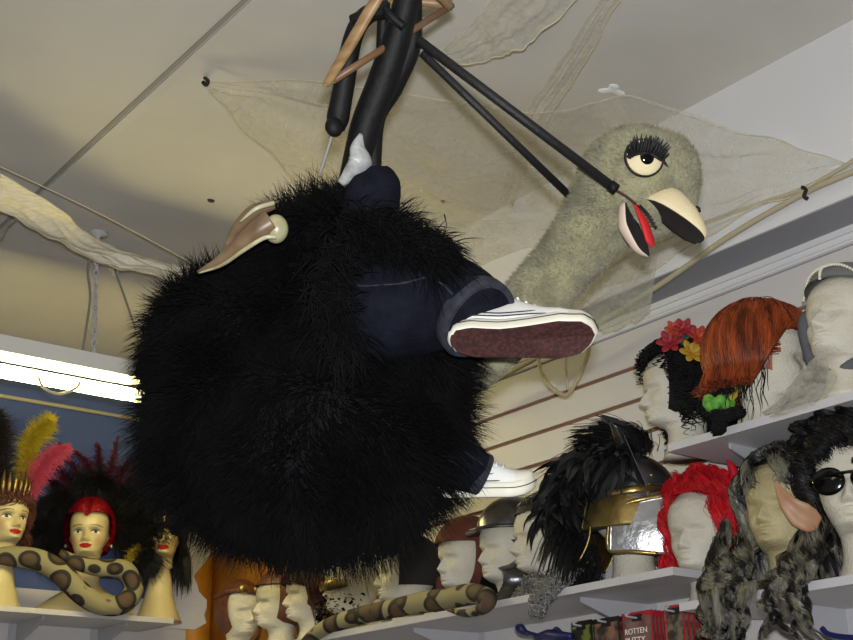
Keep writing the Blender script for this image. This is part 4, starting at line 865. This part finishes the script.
P = np.vstack([P, pA[(t1*59).astype(int)]+np.array([0, 1., 0])*((t2-.5)*2*wd)[:, None]+np.array([0, 0, .2])*((t2-.5)*2*wd)[:, None]+rs.normal(size=(1500, 3))*.002])
g = rings_on(P, .0048, 6, M_mail, '', '', '')+h8.w(capg(1.04, .42, -.6, .42)).mat(1)
obj('mail_hood', g, [M_mail, mat('mail_lining', (62, 62, 64), .6, .3)], origin=h8.pt(SC), label='silver chain mail hood draped over the shelf edge', cat='hood')
def patch(f, nu=26, nv=20, th=.004):
    u, v = np.meshgrid(np.linspace(0, 1, nu), np.linspace(0, 1, nv), indexing='ij'); P = f(u, v); a = grid(P); n = np.cross(np.gradient(P, axis=0), np.gradient(P, axis=1)); n /= np.linalg.norm(n, axis=2, keepdims=True)+1e-9
    b = grid(P-n*th); b.Q = b.Q[:, ::-1]; i = np.arange(nu*nv).reshape(nu, nv); lp = np.concatenate([i[:-1, 0], i[-1, :-1], i[::-1, -1][:-1], i[0, ::-1][:-1]]); l2 = np.roll(lp, -1)
    g = a+b; g.Q = np.vstack([g.Q, np.stack([lp, l2, l2+nu*nv, lp+nu*nv], 1)]); g.mq = np.zeros(len(g.Q), int); return g
# crested helmet
rh = empty('crested_helmet', hG.pt((0, 0, .05)), 0, 'gold and silver soldier helmet with tall black feather crest', 'helmet')
obj('skull', hG.w(capg(1.17, .55, -.55, .25)), M_pew, rh)
obj('side_plate', hG.w(patch(lambda u, v: np.stack([-.10+.155*u+.02*v, -.102+.022*(2*u-1)**2+.020*v**2, .122+.10*v+.02*u*v], -1))), M_gold, rh)
obj('side_plate', hG.w(patch(lambda u, v: np.stack([-.10+.155*u+.02*v, .102-.022*(2*u-1)**2-.030*v**2, .125+.135*v+.02*u*v], -1))), M_gold, rh)
for s_ in (-1, 1):
    def fc(u, v, s_=s_):
        x = -.02+.115*u-.012*v+.02*v*u; z = .165-.095*v-.02*u*v+.020*u*(1-v); y = s_*(.088-.022*u**2+.006*np.sin(v*3.1)); return np.stack([x, y, z], -1)
    o = obj('cheek_plate', hG.w(patch(fc)), M_silver, rh)
    g = tube([(-.02, s_*.09, .165), (-.032, s_*.09, .12), (-.032, s_*.088, .07), (.02, s_*.09, .062), (.075, s_*.078, .055)], .005, 40, 8)+tube([(-.02, s_*.092, .166), (.04, s_*.086, .178), (.095, s_*.066, .186)], .006, 24, 8)
    obj('edge_trim', hG.w(g), M_gold, o)
obj('neck_guard', hG.w(patch(lambda u, v: np.stack([-.095-.03*v**2+.03*np.cos((u-.5)*3.1)*-1+.02, (u-.5)*.19, .13-.075*v], -1))), M_gold, rh)
obj('brow_band', hG.w(tube([(-.03, -.094, .20), (.05, -.08, .205), (.108, 0, .212), (.05, .08, .205), (-.03, .094, .20)], .010, 40, 10, flat=.5)), M_gold, rh)
obj('peak', hG.w(patch(lambda u, v: np.stack([.020+.048*v*(1-.3*u)-.035*u, -.100+.012*np.sin(v*3.1)+.015*u, .235+.135*u-.03*v], -1))), M_pew, rh)
obj('visor', hG.w(patch(lambda u, v: np.stack([.03+.088*np.sin(v*3.14)+.012*u, -.085+.17*v, .225-.05*u], -1))), M_silver, rh)
cr = smoothpath([(.045, 0, .315), (0, 0, .328), (-.05, 0, .318), (-.10, 0, .27), (-.122, 0, .19), (-.115, 0, .11), (-.10, 0, .05)], 80)
obj('crest_holder', hG.w(tube(cr, .010, 60, 8)), M_black, rh)
rs = np.random.RandomState(12); n = 1500; t = rs.rand(n); i = (t*79).astype(int); cc = np.array([-.01, 0, .18]); out = cr[i]-cc; out /= np.linalg.norm(out, axis=1, keepdims=True)
tan = np.gradient(cr, axis=0)[i]; tan /= np.linalg.norm(tan, axis=1, keepdims=True); K = 12; s = np.linspace(0, 1, K); L = (.035+.04*rs.rand(n))*(1+.15*np.sin(t*40))*np.interp(t, [0, .7, 1], [1, 1, .6])
side = rs.normal(size=(n, 1))*.62*np.array([[0, 1, 0]]); dr = out+side+tan*.1*rs.normal(size=(n, 1)); curl = (.3+1.5*rs.rand(n))
P = cr[i][:, None]+dr[:, None]*(s*1)[None, :, None]*L[:, None, None]+(tan*curl[:, None])[:, None]*(s**2.2)[None, :, None]*L[:, None, None]+np.array([0, 0, -.55])*(s**2.5)[None, :, None]*L[:, None, None]
g = strands(P, np.interp(s, [0, .2, .5, .8, 1], [.0015, .004, .006, .0045, .0008])[None, :].repeat(n, 0)*(.6+.7*rs.rand(n, 1)), 2)
m = 5000; j = rs.randint(0, n, m); Q = P[j][:, ::2]+rs.normal(size=(m, 1, 3))*.010; g = g+strands(Q, np.full(6, .0008), 3)
nd = 900; th = rs.uniform(-.15, 1.0, nd)*math.pi*.62+1.2; dd_ = np.stack([np.cos(th), -.35-.75*rs.rand(nd), np.sin(th)], 1); dd_ /= np.linalg.norm(dd_, axis=1, keepdims=True); p0 = SC+dd_*SR*1.2
fl_ = np.array([-.75, -.25, -.75])+.45*rs.normal(size=(nd, 3)); Ld = .045+.035*rs.rand(nd); Pd = p0[:, None]+(fl_[:, None]*s[None, :, None]+dd_[:, None]*(.5*np.sin(s*3.1))[None, :, None])*Ld[:, None, None]
kd = p0[:, 0] < .035; g = g+strands(Pd[kd], np.interp(s, [0, .2, .5, .8, 1], [.002, .005, .007, .005, .001]), 2)
g = hG.w(g); g.V[:, 2] = np.maximum(g.V[:, 2], ZM+.006); g.V[:, 0] = np.minimum(g.V[:, 0], 2.49)
obj('feather_crest', g, mat('black_feather', (9, 9, 10), .6, spec=.3), rh)
g = G()
# python plush draped over the shelf
def snake(pts, r, lab, seed):
    m = mat('python_plush', (176, 164, 112), .8, c2=(56, 44, 30), scale=11, bump=.2, lo=.36, hi=.42, kind='voronoi')
    return obj('plush_snake', tube(pts, r, 90, 18), m, label=lab, cat='plush snake')
def snake_mat():
    m = bpy.data.materials.new('python_pattern'); m.use_nodes = True; nt = m.node_tree; N, L = nt.nodes, nt.links; b = N['Principled BSDF']; b.inputs['Roughness'].default_value = .8
    tc = N.new('ShaderNodeTexCoord'); v = N.new('ShaderNodeTexVoronoi'); v.inputs['Scale'].default_value = 14; L.new(tc.outputs['Object'], v.inputs['Vector'])
    r = N.new('ShaderNodeValToRGB'); r.color_ramp.elements[0].position = .26; r.color_ramp.elements[0].color = srgb((86, 68, 50)); e = r.color_ramp.elements.new(.38); e.color = srgb((74, 58, 42)); e = r.color_ramp.elements.new(.42); e.color = srgb((26, 24, 22)); e = r.color_ramp.elements.new(.54); e.color = srgb((34, 30, 26)); r.color_ramp.elements[-1].position = .58; r.color_ramp.elements[-1].color = srgb((142, 134, 100))
    L.new(v.outputs[0], r.inputs[0]); L.new(r.outputs[0], b.inputs['Base Color']); return m
MC['python_plush'] = snake_mat()
Ys = 4.36
snake([ony(-20, 556, 4.42), ony(10, 556, 4.40), ony(38, 560, 4.36), ony(60, 572, 4.33), ony(80, 592, 4.31), ony(100, 604, 4.30), ony(122, 604, 4.30), ony(134, 588, 4.30), ony(124, 570, 4.30), ony(100, 568, 4.31), ony(76, 562, 4.33), ony(60, 552, 4.34)], [.02, .036, .038, .038, .038, .037, .036, .034, .034, .032, .026, .012], 'plush python with dark blotches coiled in front of the red sequin mannequin', 1)
snake([onx(300, 650, 2.2), onx(322, 630, 2.2), onx(352, 618, 2.21), onx(385, 610, 2.22), onx(425, 602, 2.23), onx(450, 598, 2.22), onx(472, 594, 2.19), onx(488, 598, 2.165), onx(484, 608, 2.16), onx(466, 613, 2.165), onx(448, 610, 2.175)], [.02, .024, .026, .027, .030, .030, .028, .023, .016, .011, .004], 'pale spotted plush snake lying along the lower right wall shelf', 2)
# ------------------------------------------------------------------ painted mannequins on the back wall shelf
ZB = 2.19
m1 = Head(ME_long, place_y(0, 4.47, ZB+.15), 32, 'painted mannequin head with gold crown at the left edge', 1.0, name='painted_mannequin')
m2 = Head(ME_bust, place_y(86, 4.47, ZB+.13), -8, 'painted mannequin bust wearing the red sequin cap', 1.0, name='painted_mannequin')
m3 = Head(ME_long, place_y(160, 4.45, ZB+.15), 2, 'painted long-necked mannequin head with gold forehead jewel', 1.0, name='painted_mannequin')
def plume(P, wid, n, seed, rad=.0009, droop=.5, curl=.5):
    rs = np.random.RandomState(seed); q = smoothpath(P, 60); T, N_, B_ = frames(q); i = rs.randint(2, 60, n); t = i/59.
    sd = rs.choice([-1, 1], n)[:, None]; lat = B_[i]*sd+N_[i]*rs.normal(size=(n, 1))*.5; lat /= np.linalg.norm(lat, axis=1, keepdims=True)
    L = wid*(.35+.65*np.sin(np.pi*np.clip(t*.8+.18, 0, 1)))*(.7+.5*rs.rand(n)); K = 7; s = np.linspace(0, 1, K)
    X = q[i][:, None]+lat[:, None]*s[None, :, None]*L[:, None, None]+T[i][:, None]*(.55*s)[None, :, None]*L[:, None, None]+np.array([0, 0, -droop])*(s**2)[None, :, None]*L[:, None, None]+rs.normal(size=(n, 1, 3))*(s**2)[None, :, None]*L[:, None, None]*.25
    return strands(X, np.array([1, 1, 1, .9, .8, .6, .2])*rad, 3)+tube(q[::4], .002, 20, 5)
hd = empty('feather_headdress', m2.pt((-.05, 0, .2)), 0, 'huge black ostrich feather headdress with dark red tips behind the red sequin cap', 'headdress')
M_bf = mat('black_plume', (14, 13, 15), .6); M_rf = mat('burgundy_plume', (112, 20, 40), .6, c2=(60, 10, 22), scale=30); M_pk = mat('pink_plume', (222, 92, 122), .65); M_yf = mat('yellow_plume', (206, 184, 44), .65)
for k in range(13):
    a = math.radians(-100+215*k/12+(4 if k % 2 else -4)); l = .23-(.05 if a > 0 else .13)*abs(a)/1.8
    y_, z_ = math.sin(a), math.cos(a); b0 = (-.06, .06*y_, .21+.06*z_)
    g = plume([m2.pt(b0), m2.pt((-.09, .16*y_, .2+.14*z_)), m2.pt((-.08, (.06+l)*y_*.85, .18+l*z_*.95)), m2.pt((-.02, (.10+l)*y_*.85, .13+l*z_*.95))], .085, 1300, 100+k)
    g.V[:, 1] = np.minimum(g.V[:, 1], B-.01); obj('black_plume', g, M_bf, hd)
for k in range(9):
    a = math.radians(-46+92*k/8); y_, z_ = math.sin(a), math.cos(a)
    g = plume([m2.pt((-.10, .08*y_, .28)), m2.pt((-.12, .16*y_, .2+.2*z_)), m2.pt((-.10, .24*y_, .2+.27*z_)), m2.pt((-.04+.03*(k % 2), .38*y_, .18+(.31+.03*(k % 3))*z_))], .034, 520, 200+k, .0011, .2)
    g.V[:, 1] = np.minimum(g.V[:, 1], B-.01); obj('burgundy_feather', g, M_rf, hd)
sq = mat('red_sequin', (206, 14, 30), .18, .35, c2=(120, 4, 14), kind='voronoi', scale=140, bump=.6, bscale=260, lo=.1, hi=.6)
g = capg(1.17, .40, -.7, .36); q = g.V-SC; k = (q[:, 0] > 0); g.V[:, 2] -= np.where(k, .016*np.exp(-(g.V[:, 1]/.012)**2), 0)
obj('red_cap', m2.w(g), sq, origin=m2.pt(SC), label='red sequin cap with widow peak on the painted bust', cat='cap')
for s_ in (1, -1): pass
obj('earring', m2.w(ell((.005, .082, .125), (.006, .006, .009), 12, 8)+ell((.005, -.082, .125), (.006, .006, .009), 12, 8)), M_silver, label='silver drop earrings on the painted bust', cat='earrings')
# crown with yellow and pink plumes
cw = empty('gold_crown', m1.pt((0, 0, .24)), 0, 'ornate gold crown at the left edge', 'crown')
g = G(); 
for k in range(26):
    a = 2*math.pi*k/26; hgt = .035+.055*(math.cos(a)*.5+.5)**2+.015*(k % 2); b = np.array([.086*math.cos(a), .074*math.sin(a), .235])
    g = g+tube([b, b*np.array([1.12, 1.12, 1])+np.array([0, 0, hgt*.5]), b*np.array([1.05, 1.05, 1])+np.array([0, 0, hgt])], [.006, .009, .001], 10, 6)+ell(b*np.array([1.13, 1.13, 1])+np.array([0, 0, hgt*.45]), (.008,)*3, 8, 6)
g = g+tube([(.092*math.cos(a), .08*math.sin(a), .232) for a in np.linspace(0, 2*math.pi, 40)], .009, 60, 8)
obj('crown_band', m1.w(g), M_gold, cw)
cp2 = m1.p
obj('yellow_feather', plume([ony(26, 490, 4.50), ony(26, 462, 4.50), ony(32, 438, 4.48), ony(44, 424, 4.46), ony(50, 420, 4.44)], .055, 3600, 301, .0011, .3), M_yf, label='fluffy yellow feather standing behind the gold crown', cat='feather')
obj('pink_feather', plume([ony(26, 498, 4.44), ony(32, 482, 4.42), ony(44, 462, 4.41), ony(56, 450, 4.40), ony(66, 447, 4.40)], .05, 3000, 302, .0011, .4), M_pk, label='fluffy pink feather between the gold crown and the black headdress', cat='feather')
obj('dark_feather', plume([ony(2, 490, 4.52), ony(-2, 460, 4.52), ony(-2, 430, 4.50), ony(-6, 412, 4.5)], .07, 2600, 303, .0011, .3), mat('dark_brown_plume', (46, 40, 36), .7), label='dark brown feather at the left edge behind the crown', cat='feather')
d = scalp(1500, 311, .35, -.3); P = grow(d, .16, 312, 16, grav=.2, init=.5, curl=.008, cf=100, rad=1.05)
wig(m1, 'auburn_wig', P, .0015, mat('auburn_hair', (92, 44, 30), .5), 'short auburn curls under the gold crown')
d = scalp(4200, 321, .40, -.3); P = grow(d, .22, 322, 18, grav=.24, init=.5, noise=.06, rad=1.06, xl=(.085, .02), zf=.185, thick=.16, front=.172)
wig(m3, 'black_bob', P, .0013, M_bh, 'black fringed bob on the long-necked mannequin', cap=1.05, face=.5, drape=('on', ZB))
obj('forehead_jewel', m3.w(ell((.112, 0, .215), (.006, .010, .018), 16, 10)+ell((.112, 0, .238), (.005, .006, .006), 12, 8)), M_gold, label='gold drop jewel on the forehead of the black fringed bob', cat='jewel')
obj('feather_tuft', plume([ony(128, 562, 4.42), ony(133, 552, 4.42), ony(138, 545, 4.42)], .03, 700, 333, .001, .6), M_yf, label='small yellow-green feather tuft beside the long neck', cat='feather')
# ------------------------------------------------------------------ goods hanging below the shelves
M_card = mat('red_card', (168, 24, 44), .5); M_cface = mat('card_print', (44, 36, 36), .5, c2=(112, 98, 82), scale=38, lo=.45, hi=.6); M_cf2 = mat('pale_print', (132, 100, 92), .5, c2=(96, 62, 58), scale=30)
M_ink = mat('white_ink', (236, 226, 222), .6)
def card(X, y0, y1, z1, lab, grp, text=False, face=M_cface, edge=None, h=.20):
    e = empty('blister_card', (X, (y0+y1)/2, z1-h), 0, lab, 'packet', grp); th = .0022
    obj('backing', box((X, y0, z1-h), (X+th, y1, z1)), edge or M_card, e, smooth=False)
    obj('print', box((X-.0012, y0+.004, z1-h), (X, y1-.004, z1-.012)), face, e, smooth=False)
    obj('hang_tab', box((X-.0014, (y0+y1)/2-.016, z1-.022), (X+.0005, (y0+y1)/2+.016, z1-.006)), M_black, e, smooth=False)
    return e
def text(s_, p, size, par, col):
    c = bpy.data.curves.new('t', 'FONT'); c.body = s_; c.size = size; c.extrude = .0006; c.align_x = 'LEFT'
    o = bpy.data.objects.new('t', c); COL.objects.link(o); dg = bpy.context.evaluated_depsgraph_get(); me = bpy.data.meshes.new_from_object(o.evaluated_get(dg)); bpy.data.objects.remove(o)
    t = bpy.data.objects.new('lettering', me); COL.objects.link(t); me.materials.append(col); t.parent = par
    t.matrix_local = Matrix.Translation(Vector(p)-Vector(par.location)) @ Matrix(((0, 0, -1, 0), (-1, 0, 0, 0), (0, 1, 0, 0), (0, 0, 0, 1)))
zt = 1.962
a_ = onx(622, 620, 2.27)[1]; b_ = onx(652, 614, 2.27)[1]
c0 = card(2.27, b_, a_, zt, 'red-edged putty packet with white lettering, frontmost on its peg', None, face=M_cf2)
text('ROTTEN', (2.268, a_-.008, zt-.050), .0185, c0, M_ink); text('PUTTY', (2.268, a_-.008, zt-.072), .021, c0, M_ink)
for k in range(3): card(2.284+.013*k, b_, a_, zt, 'red-edged packet stacked behind the lettered putty packet', 'packets behind the lettered one')
a2 = onx(668, 620, 2.27)[1]; b2 = a2-.055
for k in range(8): card(2.262+.017*k, b2, a2-.0, zt, 'red-edged packet on the peg right of the lettered packet', 'packets on the right peg', face=M_cface)
a3 = onx(594, 630, 2.26)[1]; b3 = onx(619, 622, 2.26)[1]
for k in range(3): card(2.26+.014*k, b3, a3, zt-.004, 'dark packet with fleshy print left of the lettered packet', 'dark packets', face=mat('fleshy_print', (44, 34, 36), .5, c2=(130, 96, 76), scale=30, lo=.42, hi=.58), edge=M_black)
a4 = onx(572, 640, 2.26)[1]; b4 = onx(592, 632, 2.26)[1]
for k in range(2): card(2.26+.014*k, b4, a4, zt-.002, 'black packet with yellow-green print beside the blue toy', 'black packets', face=mat('green_print', (30, 30, 30), .5, c2=(110, 116, 40), scale=30, lo=.5, hi=.56), edge=M_black)
for k, y in enumerate(((a_+b_)/2, (a2+b2)/2, (a3+b3)/2, (a4+b4)/2)):
    obj('display_peg', tube([(2.499, y, zt-.014), (2.25, y, zt-.014), (2.245, y, zt-.004)], .0026, 14, 8), M_brk, label='thin metal peg holding the '+['lettered packet', 'right row of red packets', 'dark packets', 'black packets'][k], cat='peg')
M_bl = mat('blue_plastic', (28, 34, 84), .35)
bt = empty('blue_toy', onx(545, 640, 2.25), 0, 'dark blue plastic toy with a loop handle under the lower shelf', 'toy')
obj('loop', tube([onx(528, 634, 2.25), onx(520, 632, 2.25), onx(517, 627, 2.25), onx(522, 626, 2.25), onx(527, 632, 2.25), onx(540, 636, 2.25)], .005, 40, 8), M_bl, bt)
obj('body', tube([onx(536, 638, 2.25), onx(548, 635, 2.25), onx(560, 637, 2.25), onx(572, 636, 2.25)], [.008, .014, .016, .008], 24, 12), M_bl, bt)
obj('fin', tube([onx(552, 634, 2.25), onx(556, 628, 2.25), onx(562, 632, 2.25)], [.005, .004, .003], 10, 8), M_bl, bt)
obj('blue_toy', tube([onx(822, 628, 2.25), onx(828, 634, 2.25), onx(842, 637, 2.25), onx(856, 638, 2.25)], .006, 20, 8), M_bl, label='blue plastic handle at the lower right corner', cat='toy')
obj('green_packet', box((2.3, .9, 1.70), (2.305, 1.47, 1.86)), mat('green_card', (40, 84, 66), .5, c2=(30, 60, 60), scale=20), label='dark green packet at the lower right corner', cat='packet')
